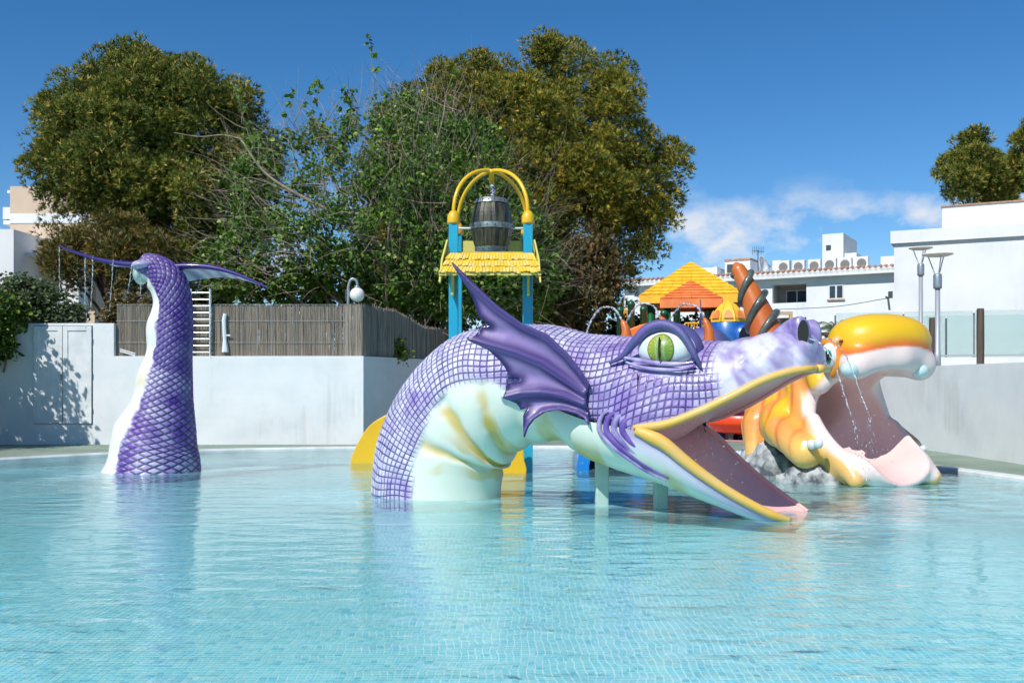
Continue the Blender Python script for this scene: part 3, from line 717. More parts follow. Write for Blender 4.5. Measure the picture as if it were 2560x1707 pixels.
def scale_mat(name, groove, lo=.05, hi=.155, rough=.42):
    m = bpy.data.materials.new(name); m.use_nodes = True; t = NT(m); b = t.n['Principled BSDF']
    a = t.new('ShaderNodeAttribute'); a.attribute_name = 'Col'
    uv = t.new('ShaderNodeUVMap'); sx = t.new('ShaderNodeSeparateXYZ'); t.l.new(uv.outputs[0], sx.inputs[0])
    d = t.math('MINIMUM', t.math('PINGPONG', sx.outputs[0], .5), t.math('PINGPONG', sx.outputs[1], .5))
    tc = t.new('ShaderNodeTexCoord'); nz = t.noise(tc.outputs['Object'], 9, 5, .6)
    d = t.math('ADD', d, t.math('MULTIPLY', t.math('SUBTRACT', nz, .5), .10))
    g = t.math('MULTIPLY', t.rng(d, lo, hi, 1, 0, True), a.outputs['Alpha'])
    fl = t.new('ShaderNodeVectorMath', operation='FLOOR'); t.l.new(uv.outputs[0], fl.inputs[0])
    w_ = t.new('ShaderNodeTexWhiteNoise'); t.l.new(fl.outputs[0], w_.inputs[0])
    v = t.math('MULTIPLY', t.math('SUBTRACT', w_.outputs[0], .5), a.outputs['Alpha'])
    hs = t.new('ShaderNodeHueSaturation'); t.l.new(a.outputs['Color'], hs.inputs['Color']); t.l.new(t.math('ADD', 1.0, t.math('MULTIPLY', v, .34)), hs.inputs['Value'])
    t.l.new(t.math('ADD', 1.0, t.math('MULTIPLY', v, -.3)), hs.inputs['Saturation'])
    col = t.mix(t.math('MULTIPLY', g, .95), hs.outputs[0], groove)
    n2 = t.rng(t.noise(tc.outputs['Object'], 3.0, 6, .6), .35, .7); col = t.mix(t.math('MULTIPLY', n2, .16), col, lin(228, 226, 240))
    t.l.new(col, b.inputs['Base Color']); b.inputs['Roughness'].default_value = rough; b.inputs['Coat Weight'].default_value = .18; b.inputs['Coat Roughness'].default_value = .2
    n3 = t.noise(tc.outputs['Object'], 60, 4, .6)
    bp = t.new('ShaderNodeBump'); bp.inputs['Distance'].default_value = .012; bp.inputs['Strength'].default_value = .7
    t.l.new(t.math('ADD', t.math('MULTIPLY', g, -1.0), t.math('MULTIPLY', n3, .08)), bp.inputs['Height']); t.l.new(bp.outputs[0], b.inputs['Normal'])
    return m
m_paint = mat('airbrush_paint', (1, 1, 1, 1), .42, attr='Col', coat=.18, bump=.002, bscale=18)
m_lip = mat('yellow_lip', lin(240, 188, 72, .86), .5, lin(230, 194, 122, .86), 2.5, (.3, .7), coat=.08)
m_pinkin = mat('mouth_pink', lin(247, 190, 184, .97), .5, lin(244, 178, 174, .97), 1.5, bump=.002, bscale=20)
m_horn = mat('horn_orange', lin(216, 118, 44, .85), .4, lin(196, 96, 34, .85), 3.0, (.35, .7), coat=.2, bump=.003, bscale=30)
m_coil = mat('coil_grey', lin(98, 104, 92), .35, lin(58, 64, 58), 5, coat=.4, bump=.004, bscale=25)
m_ridge = mat('brow_violet', lin(108, 90, 164, .8), .5, lin(74, 90, 130, .8), 2.6, (.35, .62), bump=.008, bscale=55)
m_lid = mat('lid_lilac', lin(190, 180, 218, .85), .35, lin(120, 96, 172, .8), 4, coat=.3)
m_eyew = mat('eye_white', lin(232, 240, 236, .88), .12, coat=.6); m_black = mat('gloss_black', lin(18, 20, 20), .15, coat=.5)

dragon = thing('dragon_slide', 'purple scaled sea dragon slide with open mouth rising from the pool', 'water slide', (*DO, 0))
ALB = .82
c_lav, c_wh, c_pur, c_mint, c_yel, c_deep = [np.array(c[:3]) for c in (lin(176, 158, 214, ALB), lin(222, 220, 236, ALB), lin(132, 92, 182, ALB), lin(226, 234, 216, .9), lin(224, 190, 60, ALB), lin(88, 66, 140, ALB))]
# stations of the body: centre (s, z), direction of 'up' (deg), half height up, half height down, half width, squareness
lipU = [(1584, 1068, 1.10), (1656, 1062, 1.09), (1740, 1032, 1.0), (1827, 991, .88), (1914, 948, .72), (1979, 928, .56), (2020, 922, .42), (2040, 921, .24)]
LU = np.array([(*DP(x, y, -b), b) for x, y, b in lipU])           # s, z, b
st = [(-2.66, -.50, 180, .93, 1.0, .84, 2.0), (-2.66, .15, 180, .95, 1.0, .84, 2.0), (-2.58, .60, 168, .95, 1.03, .84, 2.0), (-2.28, 1.08, 140, .94, 1.02, .84, 2.0),
      (-1.85, 1.42, 116, .95, .96, .84, 2.0), (-1.30, 1.58, 100, .83, .86, .83, 2.05), (-.77, 1.60, 92, .80, .80, .83, 2.1), (-.20, 1.58, 90, .69, .78, .88, 2.2),
      (.20, 1.48, 90, .75, .74, .95, 2.25), (.55, 1.27, 90, .94, .58, 1.04, 2.3)]
for s, z, b in LU:
    top_ = float(interp([.5, .84, 1.25, 1.72, 1.94, 2.33, 2.6, 2.74, 2.84, 2.95, 3.2], [2.215, 2.20, 2.165, 2.13, 2.165, 2.25, 2.24, 2.16, 2.06, 1.93, 1.9], s))
    pal = float(np.interp(s, [.8, 1.0, 1.2, 1.5, 2.4, 2.9], [.30, .10, -.06, -.13, -.07, -.01]))
    st.append((s, z, 90, max(top_ - z, .04), pal, b, float(np.interp(s, [.8, 1.6, 2.9], [2.35, 2.6, 2.7]))))
st = np.array(st); tp = np.concatenate([[0], np.cumsum(np.hypot(np.diff(st[:, 0]), np.diff(st[:, 1])))])
NU, NV = 520, 400
S = interp(tp, st, np.linspace(0, tp[-1], NU))
phi = np.linspace(-math.pi / 2, 1.5 * math.pi, NV)                # starts and ends at the belly line
c_, s_ = np.cos(phi), np.sin(phi)
def body_grid(S):
    n = S[:, 6][:, None]; e = 2 / n
    lat = -np.sign(c_) * np.abs(c_) ** e * S[:, 5][:, None]
    ver = np.where(s_ >= 0, np.abs(s_) ** e * S[:, 3][:, None], -np.abs(s_) ** np.where(S[:, 4][:, None] > .2, e, 1.0) * S[:, 4][:, None])
    a = np.radians(S[:, 2])[:, None]
    return S[:, 0][:, None] + np.cos(a) * ver, lat, S[:, 1][:, None] + np.sin(a) * ver
gs, gv, gz = body_grid(S)
P = D(gs, gv, gz)
Pn0 = P.reshape(-1, 3)
# arc-length coordinates for the scales
du = np.concatenate([np.zeros((1, NV)), np.cumsum(np.linalg.norm(np.diff(P, axis=0), axis=2), 0)], 0)
dvv = np.concatenate([np.zeros((NU, 1)), np.cumsum(np.linalg.norm(np.diff(P, axis=1), axis=2), 1)], 1)
top_j = NV // 2; dvv = dvv - dvv[:, top_j:top_j + 1]; umid = (du[:, NV // 4] * .6 + du[:, top_j] * .4)[:, None] + 0 * du
headk = sstep(-.9, .5, S[:, 0])[:, None] * (S[:, 1][:, None] > .9)
wu, wv = vnoise(Pn0 * 1.1, 81, 2).reshape(NU, NV), vnoise(Pn0 * 1.1, 83, 2).reshape(NU, NV)
U = umid / .088 + .35 * np.sin(dvv * 2.1) + 1.3 * wu; Vv = dvv / .088 + headk * (umid - umid[int(NU * .71)]) * 2.2 * np.sign(dvv)
Vv = Vv + .25 * np.sin(umid * 1.7) + 1.3 * wv
# belly border: angle below the side line where scales stop
side = np.degrees(np.where(phi < math.pi / 2, phi, math.pi - phi))[None, :] + 0 * gs
tpn = np.linspace(0, tp[-1], NU)
bord = np.interp(tpn, [0, tp[2], tp[3], tp[4], tp[5], tp[6], tp[7], tp[8], tp[9], tp[10], tp[-1]], [-8, -6, 0, 10, 6, -10, -22, -30, -24, -10, -10])[:, None]
Pn = P.reshape(-1, 3); nz1 = vnoise(Pn * 2.2, 3).reshape(NU, NV); nz2 = vnoise(Pn * 6, 5).reshape(NU, NV)
mask = sstep(-5, 4, side - bord + nz2 * 3)
snout = sstep(1.72, 1.95, gs + .30 * (gz - 1.6) + .12 * nz1) * (S[:, 0][:, None] > .5)     # smooth skin on the snout, round the eye and at the lip
s_e, z_e = DP(1655, 880, -.9); eye_r = np.hypot((gs - s_e) / .42, (gz - z_e) / .30); near_eye = 1 - sstep(.9, 1.15, eye_r)
lipk = (1 - sstep(.04, .085, gz - S[:, 1][:, None])) * sstep(.75, .95, S[:, 0])[:, None]
alpha = mask * (1 - snout) * (1 - near_eye * (np.abs(gv) > .4)) * (1 - lipk)
edge = np.minimum(np.abs(U - np.round(U)), np.abs(Vv - np.round(Vv))); relief = sstep(.02, .14, edge) * (.010 + .006 * np.sin(np.floor(U + .5) * 12.9 + np.floor(Vv + .5) * 7.7)) * alpha
N = np.cross(np.gradient(P, axis=0), np.gradient(P, axis=1)); N /= np.linalg.norm(N, axis=2)[..., None] + 1e-9
outw = P - D(S[:, 0], 0 * S[:, 0], S[:, 1])[:, None, :]; N *= np.sign(np.sum(N * outw, 2))[..., None]
# soft creases of the belly
crease = np.zeros_like(gs)
for u0, dep in ((tp[2] + .12, .05), (tp[3] + .22, .06), (tp[4] + .25, .05), (tp[5] + .25, .03), (tp[6] + .2, .03)):
    crease += dep * np.exp(-((tpn[:, None] + .16 * np.sin(gv * 2.6 + 1) + .10 * nz1 - u0) / .13) ** 2) * (.45 + .55 * sstep(-.5, .3, nz1 + .3))
crease *= (1 - mask)
wr = .012 * np.sin(gs * 19 + gz * 6 + nz1 * 5) * sstep(-.2, .4, nz2) * snout * sstep(-.02, .3, gz - S[:, 1][:, None])      # wrinkled snout
P = P + N * (relief - crease + wr)[..., None]
purp = sstep(-.4, .9, S[:, 0])[:, None] * (S[:, 1][:, None] > .8)
base = c_lav * (1 - .55 * purp[..., None]) + c_pur * .55 * purp[..., None]
wh = np.clip(sstep(-.15, .5, nz1 + .3 * np.cos(np.radians(side - 25)) - .3 * purp) * (.8 - .3 * purp), 0, 1)[..., None]; base = base * (1 - wh) + c_wh * wh
base = base * (1 - (.45 * sstep(.1, .6, -nz1))[..., None]) + c_pur * (.45 * sstep(.1, .6, -nz1))[..., None]
streak = sstep(-.32, .30, vnoise(np.c_[gs.ravel() * 5.5 + gz.ravel() * 4.3, gz.ravel() * 2.1 - gs.ravel() * 1.3 + gv.ravel(), gv.ravel() * 2.3 + gz.ravel()], 8, 4).reshape(NU, NV))
sn = c_wh * streak[..., None] + (c_pur * .7 + c_deep * .3) * (1 - streak[..., None])
base = base * (1 - snout[..., None]) + (c_wh * .3 + sn * .7) * snout[..., None]
yel = np.clip(sstep(.012, .06, crease) * .85 * sstep(-.35, .25, vnoise(Pn * np.array([1.6, 1.6, 2.4]), 11).reshape(NU, NV)), 0, 1)[..., None] * (tpn[:, None, None] > tp[1])
y2 = .6 * sstep(.25, .85, np.sin(tpn[:, None] * 7.4 + nz1 * 2.2 + .6) + .3 * nz2) * sstep(-12, -38, side) * sstep(-.3, .3, nz1 + .15) * (tpn[:, None] > tp[1]) * (gs < .6)
yel = np.clip(yel + y2[..., None], 0, .95)
bel = c_mint * (1 - yel) + c_yel * yel
col = bel * (1 - mask[..., None]) + base * mask[..., None]
lipc = (lipk * sstep(.8, 1.0, S[:, 0])[:, None])[..., None]; col = col * (1 - .6 * lipc) + c_wh * .6 * lipc
inside = ((s_ < -.02)[None, :] & (S[:, 0][:, None] > .80) & (S[:, 1][:, None] > .9))
m_scale = scale_mat('dragon_skin', lin(60, 38, 128, .75))
flat = lambda a: a.reshape(-1, a.shape[-1])
F = grid_faces(NU, NV)
cap = MB()
insf = inside.ravel()[F].all(1)
body = make_obj('body', flat(P), F[~insf], m_scale, dragon, smooth=True, color=np.c_[flat(col), alpha.ravel()], uv=np.stack([U.ravel(), Vv.ravel()], 1))
make_obj('palate', flat(P), F[insf], m_pinkin, dragon, smooth=True)
ring_ = P[-1]; cen_ = ring_.mean(0) + np.array([DH[0], DH[1], 0]) * .05; ring2 = (ring_ + cen_) / 2 + np.array([DH[0], DH[1], 0]) * .025; nr_ = len(ring_)
make_obj('snout_front', np.vstack([ring_, ring2, cen_[None]]), [(i, i + 1, nr_ + i + 1, nr_ + i) for i in range(nr_ - 1)] + [(nr_ + i, nr_ + i + 1, 2 * nr_) for i in range(nr_ - 1)], m_lid, dragon, smooth=True)
MB().ball(D(S[-1, 0] - .03, 0, S[-1, 1] + .03), (.12, .16, .09), 14, 8, np.array([[*DH, 0], [*DL, 0], [0, 0, 1]])).build('snout_tip', m_lid, dragon, True)

# lower jaw: outer shell, tongue slide inside, yellow lip
lipL = [(1590, 1074, 1.12), (1656, 1106, 1.07), (1710, 1150, 1.0), (1760, 1188, .93), (1820, 1228, .84), (1880, 1262, .74), (1935, 1288, .63), (1975, 1301, .5)]
LL = np.array([(*DP(x, y, -b), b) for x, y, b in lipL])
und = interp([-.6, -.3, 0, .3, .65, 1.0, 1.3, 1.75, 2.2, 2.8], [.95, .80, .63, .50, .39, .31, .20, .06, -.09, -.16], LL[:, 0])
js = [(-.60, 1.35, .66, .20), (-.38, 1.30, .80, .50), (-.12, 1.22, .88, .60), (.25, 1.13, .985, .63), (.55, 1.09, 1.06, .67)]
for (s, z, b), un in zip(LL, und): js.append((s, z - .02, b, max(z - .02 - un, .07)))
js = np.array(js); tj = np.concatenate([[0], np.cumsum(np.hypot(np.diff(js[:, 0]), np.diff(js[:, 1])))])
NJ, NK = 160, 90; J = interp(tj, js, np.linspace(0, tj[-1], NJ)); th = np.linspace(math.pi, 2 * math.pi, NK)
js_s = J[:, 0][:, None] + 0 * th; jv = J[:, 2][:, None] * np.sign(np.cos(th)) * np.abs(np.cos(th)) ** .8; jz = J[:, 1][:, None] + J[:, 3][:, None] * np.sign(np.sin(th)) * np.abs(np.sin(th)) ** .85
P2 = D(js_s, jv, jz); q = flat(P2)
nn1 = vnoise(q * 1.5, 21); dep = (J[:, 1][:, None] - jz).ravel(); sj = js_s.ravel()
pur = (1 - sstep(.06, .17, dep + .02 * nn1)) * sstep(.5, .8, sj); whk = (1 - sstep(.16, .34, dep + .03 * nn1)) * sstep(.5, .9, sj)
cj = np.tile(c_mint, (len(q), 1)); yl = (sstep(.25, .6, np.sin(sj * 5.2 + 1.2) * .6 + nn1 * .7) * sstep(.2, .5, dep) * .8)[:, None]
cj = cj * (1 - yl) + c_yel * yl; whk = whk[:, None]; cj = cj * (1 - whk) + c_wh * whk; pk = (.5 * pur)[:, None]; cj = cj * (1 - pk) + (c_deep * .6 + c_pur * .4) * pk
make_obj('lower_jaw', q, grid_faces(NJ, NK), m_paint, dragon, smooth=True, color=np.c_[cj, np.ones(len(cj))])
# tongue slide: shallow trough between the lips
k0 = np.searchsorted(J[:, 0], .55); Jt = J[k0:]; w_ = np.linspace(-1, 1, 50)
tz = Jt[:, 1][:, None] - (np.minimum(.20, Jt[:, 3] * .7))[:, None] * (1 - np.abs(w_) ** 2.6) + .01
make_obj('tongue_slide', flat(D(Jt[:, 0][:, None] + 0 * w_, Jt[:, 2][:, None] * w_ * .985, tz)), grid_faces(len(Jt), 50), m_pinkin, dragon, smooth=True)
# throat wall closing the mouth behind
tw = np.array([[(.62 + .5 * (abs(a) ** 2) * .5, a * 1.06, zz) for a in np.linspace(-1, 1, 24)] for zz in np.linspace(.75, 1.75, 10)])
make_obj('throat', D(tw[..., 0], tw[..., 1], tw[..., 2]).reshape(-1, 3), grid_faces(10, 24), m_pinkin, dragon, smooth=True)
def lip_path(L, sgn, dz=0): return D(L[:, 0], L[:, 2] * sgn, L[:, 1] + dz)
for L, nm in ((LU, 'upper_lip'), (LL, 'lower_lip')):
    Ld = smooth_path(np.c_[L, np.zeros(len(L))][:, :3], 60)
    for sg in (-1, 1):
        R = np.interp(np.linspace(0, 1, 60), [0, .1, .5, .9, 1], [.03, .052, .05, .045, .035] if nm == 'upper_lip' else [.06, .085, .062, .05, .035])
        MB().tube(D(Ld[:, 0], Ld[:, 2] * sg, Ld[:, 1]), R * (1 if sg < 0 else .55), 12).build(nm, m_lip if sg < 0 else m_pinkin, dragon, True)
tipL = D(LU[-1, 0] + .02, np.linspace(-LU[-1, 2], LU[-1, 2], 9), LU[-1, 1]); tipL[1:-1] += np.array([*DH, 0]) * .03
MB().tube(tipL, .05, 10).build('upper_lip', m_lip, dragon, True)
m_fold = mat('fold_violet', lin(132, 104, 186, .82), .45, lin(96, 72, 158, .8), 4)
# folds at the corners of the mouth
for sg in (-1, 1):
    for i, (dx, r, mm) in enumerate(((0, .055, m_fold), (22, .05, m_lid), (42, .045, m_fold), (60, .035, m_lid))):
        pts = [(1596 - dx, 1040 - dx * .3), (1568 - dx, 1048 - dx * .2), (1558 - dx, 1072), (1574 - dx * .8, 1098 + dx * .2), (1606 - dx * .6, 1124 + dx * .35), (1640 - dx * .5, 1150 + dx * .4), (1680 - dx * .2, 1180 + dx * .4)]
        W = np.array([(*DP(x, y, -bb_), bb_) for (x, y), bb_ in zip(pts, [q_ - .03 - .0006 * dx for q_ in (1.1, 1.09, 1.1, 1.10, 1.07, 1.03, .97)])])
        W = smooth_path(W, 40); MB().tube(D(W[:, 0], W[:, 2] * sg, W[:, 1]), r * np.interp(np.linspace(0, 1, 40), [0, .2, .6, 1], [.3, 1, .8, .2]), 10).build('mouth_fold', mm, dragon, True)
# eyes
AX = np.array([[*DH, 0], [*(-DL), 0], [0, 0, 1.0]])
def eye(sg):
    vE = .785; s0, z0 = DP(1657, 872, -.92)
    Dm = lambda s, v, z: D(s, v * -sg, z)      # sg=+1 near side
    e = MB(); ax = AX.copy(); ax[1] *= sg
    e.ball(Dm(s0, -vE, z0), (.365, .235, .235), 30, 20, ax); eb = e.build('eyeball', m_eyew, dragon, True)
    # iris cap, pupil
    nth, nr = 36, 10; V = []; cols = []
    for i in range(nr + 1):
        for j in range(nth):
            a = 2 * math.pi * j / nth; rr = i / nr
            ds, dz = .168 * rr * math.cos(a), .185 * rr * math.sin(a) - .005
            dv = -.235 * math.sqrt(max(0, 1 - (ds / .365) ** 2 - (dz / .235) ** 2)) - .022 * (1 - rr ** 2) - .004
            V.append(Dm(s0 + ds, -vE + dv, z0 + dz))
            g = np.array(lin(140, 178, 40)[:3]) * (1 - rr) + np.array(lin(196, 204, 70)[:3]) * rr
            if ds > .03: g = g * .6 + np.array(lin(50, 140, 50)[:3]) * .4
            if abs(abs(ds) - .05) < .012: g = g * .5 + np.array(lin(200, 230, 190)[:3]) * .5
            g = g * (.78 + .22 * math.sin(a * 17 + i)); 
            if rr > .93: g = np.array(lin(72, 66, 40)[:3])
            cols.append(g * .85)
    make_obj('iris', np.array(V), grid_faces(nr + 1, nth, True), m_paint, eb_parent(eb), smooth=True, color=np.c_[np.array(cols), np.ones(len(cols))])
    MB().ball(Dm(s0 + .0, -vE - .255, z0 - .005), (.018, .016, .148), 10, 12, ax).build('pupil', m_black, eb, True)
    def ridge(pts, R, nm, mm, vs):
        W = np.array([(*DP(x, y, -v), v) for (x, y), v in zip(pts, vs)]); W = smooth_path(W, 60)
        MB().tube(D(W[:, 0], W[:, 2] * -sg, W[:, 1]), np.interp(np.linspace(0, 1, 60), np.linspace(0, 1, len(R)), R), 14).build(nm, mm, dragon, True)
    ridge([(1524, 908), (1556, 890), (1588, 853), (1620, 822), (1655, 812), (1692, 824), (1718, 853), (1738, 890), (1754, 922)], [.015, .038, .055, .066, .07, .066, .055, .04, .008], 'brow', m_ridge, [.93, .94, .94, .92, .90, .90, .92, .94, .93])
    ridge([(1560, 893), (1600, 901), (1655, 909), (1700, 910), (1735, 906)], [.015, .03, .034, .03, .02], 'eyelid', m_lid, [.95, .97, .98, .98, .96])
    ridge([(1565, 905), (1605, 918), (1655, 924), (1705, 923), (1735, 915)], [.012, .022, .026, .022, .015], 'eyelid', m_lid, [.97, .99, 1.0, 1.0, .98])
    # filler under the brow so the eye sits in a socket
    MB().ball(D(s0 - .0, -(vE - .16) * sg, z0 - .0), (.41, .22, .33), 24, 16, ax).build('eye_socket', m_ridge, dragon, True)
def eb_parent(o): return o
for sg in (1, -1): eye(sg)
# nostrils
for sg in (-1, 1):
    W = smooth_path([(2.18, .24, 2.05), (2.36, .25, 2.13), (2.53, .28, 2.19), (2.64, .33, 2.205), (2.685, .385, 2.205)], 24)
    C3 = D(W[:, 0], W[:, 1] * sg, W[:, 2]); R = np.interp(np.linspace(0, 1, 24), [0, .3, .7, .93, 1], [.03, .12, .185, .20, .185])
    MB().tube(C3, R, 18, flat=(.55, 1.0)).build('nostril', m_lid, dragon, True)
    h_ = C3[-1] - C3[-2]; h_ /= np.linalg.norm(h_)
    MB().tube([C3[-1] + h_ * .002, C3[-1] + h_ * .006], .15, 18, flat=(.46, 1.0)).build('nostril_hole', m_black, dragon)
# horns
def horn_at(px_, base, tip, rb, rt, nm, bend=0.0, n=26):
    a, b_ = np.array(base), np.array(tip); mid_ = (a + b_) / 2 + np.array([DH[0], DH[1], 0]) * bend
    C = smooth_path([a - (b_ - a) * .06, mid_, b_], n); f = np.linspace(0, 1, n); R = rb + (rt - rb) * f; R[-1] *= .25; R[-2] *= .62; R[-3] *= .85
    return MB().tube(C, R, 22).build(nm, m_horn, dragon, True), C, R
hb = DW(1917, 836, 0); htip = DW(1838, 657, 0)
_, C, R = horn_at(0, hb, htip, .215, .075, 'horn', .02, 40)
# coil wound round the big horn, front runs climbing to the right
ts = np.linspace(.03, .93, 150); cc = interp(np.linspace(0, 1, 40), C, ts); rr_ = np.interp(ts, np.linspace(0, 1, 40), R)
axh = (htip - hb) / np.linalg.norm(htip - hb); e1 = np.array([DH[0], DH[1], 0]); e1 -= axh * e1.dot(axh); e1 /= np.linalg.norm(e1); e2 = np.cross(axh, e1)
tt = np.linspace(0, 1, 150); an_ = 2 * math.pi * 3.0 * tt ** .9 + 3.4
tilt = .55
HP = cc + (e1[None] * np.cos(an_)[:, None] + e2[None] * np.sin(an_)[:, None]) * (rr_ + .012)[:, None] + axh[None] * (np.cos(an_) * rr_ * tilt)[:, None]
MB().tube(HP, np.interp(tt, [0, .1, .8, 1], [.025, .05, .04, .025]), 10).build('horn_coil', m_coil, dragon, True)
HORN_TIPS = []
for (bx, by), (tx, ty), rb, rt in (((1565, 850), (1554, 798), .083, .032), ((1668, 842), (1650, 790), .083, .032), ((1773, 858), (1759, 792), .085, .033)):
    o, C, R = horn_at(0, DW(bx, by, 0), DW(tx, ty, 0), rb, rt, 'small_horn', .03, 16); HORN_TIPS.append(C[-1])
# support posts under the throat
m_sup = mat('support_post', lin(196, 214, 204, .85), .5, lin(176, 198, 190, .85), 2.0)
for sx_ in (0.0, .82):
    z1 = float(np.interp(sx_, [-.6, 0, .65, 1.3], [.95, .66, .42, .24])) + .08
    MB().box(D(sx_, -.08, (z1 + FLOOR) / 2), (.165, .165, z1 - FLOOR), math.atan2(DH[1], DH[0]) + .55).build('support_post', m_sup, dragon, bevel=.015)

# ear fins: ribbed sheets traced in their own plane, with thickness
def zoomA(p): return [(880 + a / 2.306, 640 + b / 2.306) for a, b in p]
fin_out = zoomA([(590, 40), (612, 60), (700, 150), (850, 290), (990, 390), (1130, 450), (1250, 560), (1330, 660), (1378, 740), (1352, 790), (1350, 850), (1378, 972), (1345, 930), (1290, 903), (1200, 885), (1120, 900), (1060, 940), (1025, 985), (1005, 1042),
    (992, 975), (990, 920), (1008, 872), (970, 885), (945, 850), (915, 832), (885, 818), (892, 760), (900, 722), (970, 713), (905, 690), (880, 650), (850, 600), (790, 540), (740, 515), (690, 492), (676, 470), (700, 474), (722, 455), (735, 402), (792, 402), (722, 350), (690, 235), (640, 140)])
fin_ribs = [zoomA(r) for r in ([(590, 40), (700, 170), (850, 310), (990, 405), (1130, 470), (1250, 575), (1330, 670), (1375, 745)], [(676, 475), (800, 515), (950, 560), (1100, 620), (1230, 710), (1350, 795)],
    [(885, 818), (980, 795), (1100, 790), (1220, 805), (1352, 860)], [(1005, 1040), (1040, 960), (1110, 905), (1200, 888), (1290, 905), (1376, 968)])]
fin_val = [zoomA(r) for r in ([(640, 200), (760, 420), (900, 440), (1050, 520), (1200, 640), (1340, 770)], [(860, 640), (960, 680), (1080, 700), (1220, 760), (1345, 820)], [(960, 860), (1040, 850), (1150, 840), (1250, 860), (1350, 890)])]
fv2, ft2 = sheet2d(fin_out, 4.5)
dr = np.min([poly_dist(fv2[:, 0], fv2[:, 1], r, False) for r in fin_ribs], 0); dval = np.min([poly_dist(fv2[:, 0], fv2[:, 1], r, False) for r in fin_val], 0)
de = poly_dist(fv2[:, 0], fv2[:, 1], fin_out)
rel = .055 * np.exp(-(dr / 11) ** 2) - .045 * np.exp(-(dval / 16) ** 2)
c_f1, c_f2, c_f3 = np.array(lin(44, 22, 104, .7)[:3]), np.array(lin(176, 158, 204, .85)[:3]), np.array(lin(104, 52, 156, .75)[:3])
mixd = sstep(5, 34, np.minimum(dr * 1.1, de * 1.3)); nf = vnoise(np.c_[fv2 / 40, 0 * fv2[:, 0]], 31)
fc = c_f1 * (1 - mixd[:, None]) + (c_f2 * .62 + c_f3 * .38) * mixd[:, None]
hl = np.exp(-(((dr - 6) / 4) ** 2))[:, None] * .35; fc = fc * (1 - hl) + np.array(lin(150, 132, 200)[:3]) * hl
tipk = sstep(1260, 1130, fv2[:, 0])[:, None] * .55; fc = fc * (1 - tipk) + c_f1 * tipk
be = boundary_edges(ft2)
def fin(vfun, s_shift=0, z_shift=0, mirror=False, squash=1.0):
    vv = vfun(fv2[:, 0], fv2[:, 1]); s, z = DP(fv2[:, 0], fv2[:, 1], vv)
    s_r, z_r = DP(1475, 985, -1.0)
    s = s_r + (s - s_r) * squash + s_shift; z = z + z_shift
    A = []
    for off in (-(rel + .02), -(rel - .02)): A.append(D(s, (vv + off) if not mirror else -(vv + off), z))
    n = len(fv2); Vv_ = np.vstack(A); Fv = [tuple(f) for f in ft2] + [tuple(f[::-1] + n) for f in ft2] + [(b_, a, a + n) for a, b_ in be] + [(b_, a + n, b_ + n) for a, b_ in be]
    return make_obj('ear_fin', Vv_, np.array(Fv), m_paint, dragon, smooth=True, color=np.c_[np.vstack([fc, fc]), np.ones(2 * n)])
fin(lambda x, y: -1.0 - .42 * sstep(0, 1, (1478 - x) / 345) * 1.0 - .10 * np.clip((1478 - x) / 345, 0, 1))
fin(lambda x, y: -1.05 - .35 * np.clip((1478 - x) / 345, 0, 1), .85, -.35, True, .12)

# ------------------------------------------------------------------ dragon tail
YT = 18.45
rows_t = [(1215, 255, 500), (1178, 265, 497), (1115, 278, 491), (1059, 304, 486), (998, 330, 480), (950, 347, 478), (890, 362, 477), (842, 369, 479), (785, 379, 479), (740, 379, 474)]
tc_ = [(px((l + r) / 2, y, YT), (r - l) / 2 / FPX * YT) for y, l, r in rows_t]
tc_ += [(px(417, 704, YT), .33), (px(398, 681, YT - .02), .29), (px(376, 669, YT - .05), .25), (px(354, 665, YT - .08), .17), (px(346, 664, YT - .1), .05)]
TC = np.array([np.r_[p, r] for p, r in tc_]); ar = np.concatenate([[0], np.cumsum(np.linalg.norm(np.diff(TC[:, :3], axis=0), axis=1))])
NU, NV = 380, 280; TT = interp(ar, TC, np.linspace(0, ar[-1], NU)); Cc, Rr = TT[:, :3], np.maximum(TT[:, 3], .03)
Tg = np.gradient(Cc, axis=0); Tg /= np.linalg.norm(Tg, axis=1)[:, None]
Bv = np.array([0, 1.0, 0]); Av = np.cross(Bv, Tg); Av /= np.linalg.norm(Av, axis=1)[:, None]   # Av ~ sideways in the picture plane
Av *= np.sign(Av[0, 0]); ph = np.linspace(math.pi, -math.pi, NV)                                       # starts on the pale left side
a_ = np.cos(ph)[None, :, None]; b_ = np.sin(ph)[None, :, None]
P = Cc[:, None] + Av[:, None] * a_ * Rr[:, None, None] - Bv * b_ * (Rr * .92)[:, None, None]
uu = np.linspace(0, ar[-1], NU)[:, None] + 0 * ph; arc = ph[None, :] * np.maximum(Rr, .3)[:, None]
p1_, p2_ = uu / .118 + .5 * vnoise(P.reshape(-1, 3) * 1.5, 45, 2).reshape(NU, NV), ph[None, :] * 36 / (2 * math.pi) + 0 * uu
U, Vv = p1_ + p2_ * .5, p1_ - p2_ * .5
q = flat(P); n1 = vnoise(q * 2, 41).reshape(NU, NV); n2 = vnoise(q * 6, 42).reshape(NU, NV)
angd = np.degrees(np.abs(ph))[None, :] + 0 * uu; bord = np.interp(uu[:, 0], [0, .6, 1.6, 2.6, 3.4, 3.8, 4.6], [122, 118, 110, 106, 112, 122, 134])[:, None]
front = (np.sin(ph) > -2)[None, :]; mask = sstep(6, -5, angd - bord + n2 * 8); edge = np.minimum(np.abs(U - np.round(U)), np.abs(Vv - np.round(Vv)))
out_ = P - Cc[:, None]; out_ /= np.linalg.norm(out_, axis=2)[..., None] + 1e-9
P = P + out_ * (sstep(.02, .24, edge) * .021 * mask * np.minimum(1, Rr[:, None] * 3) + .035 * np.sin(uu * 6.5 + 1) * (1 - mask) * (Rr[:, None] > .3))[..., None]
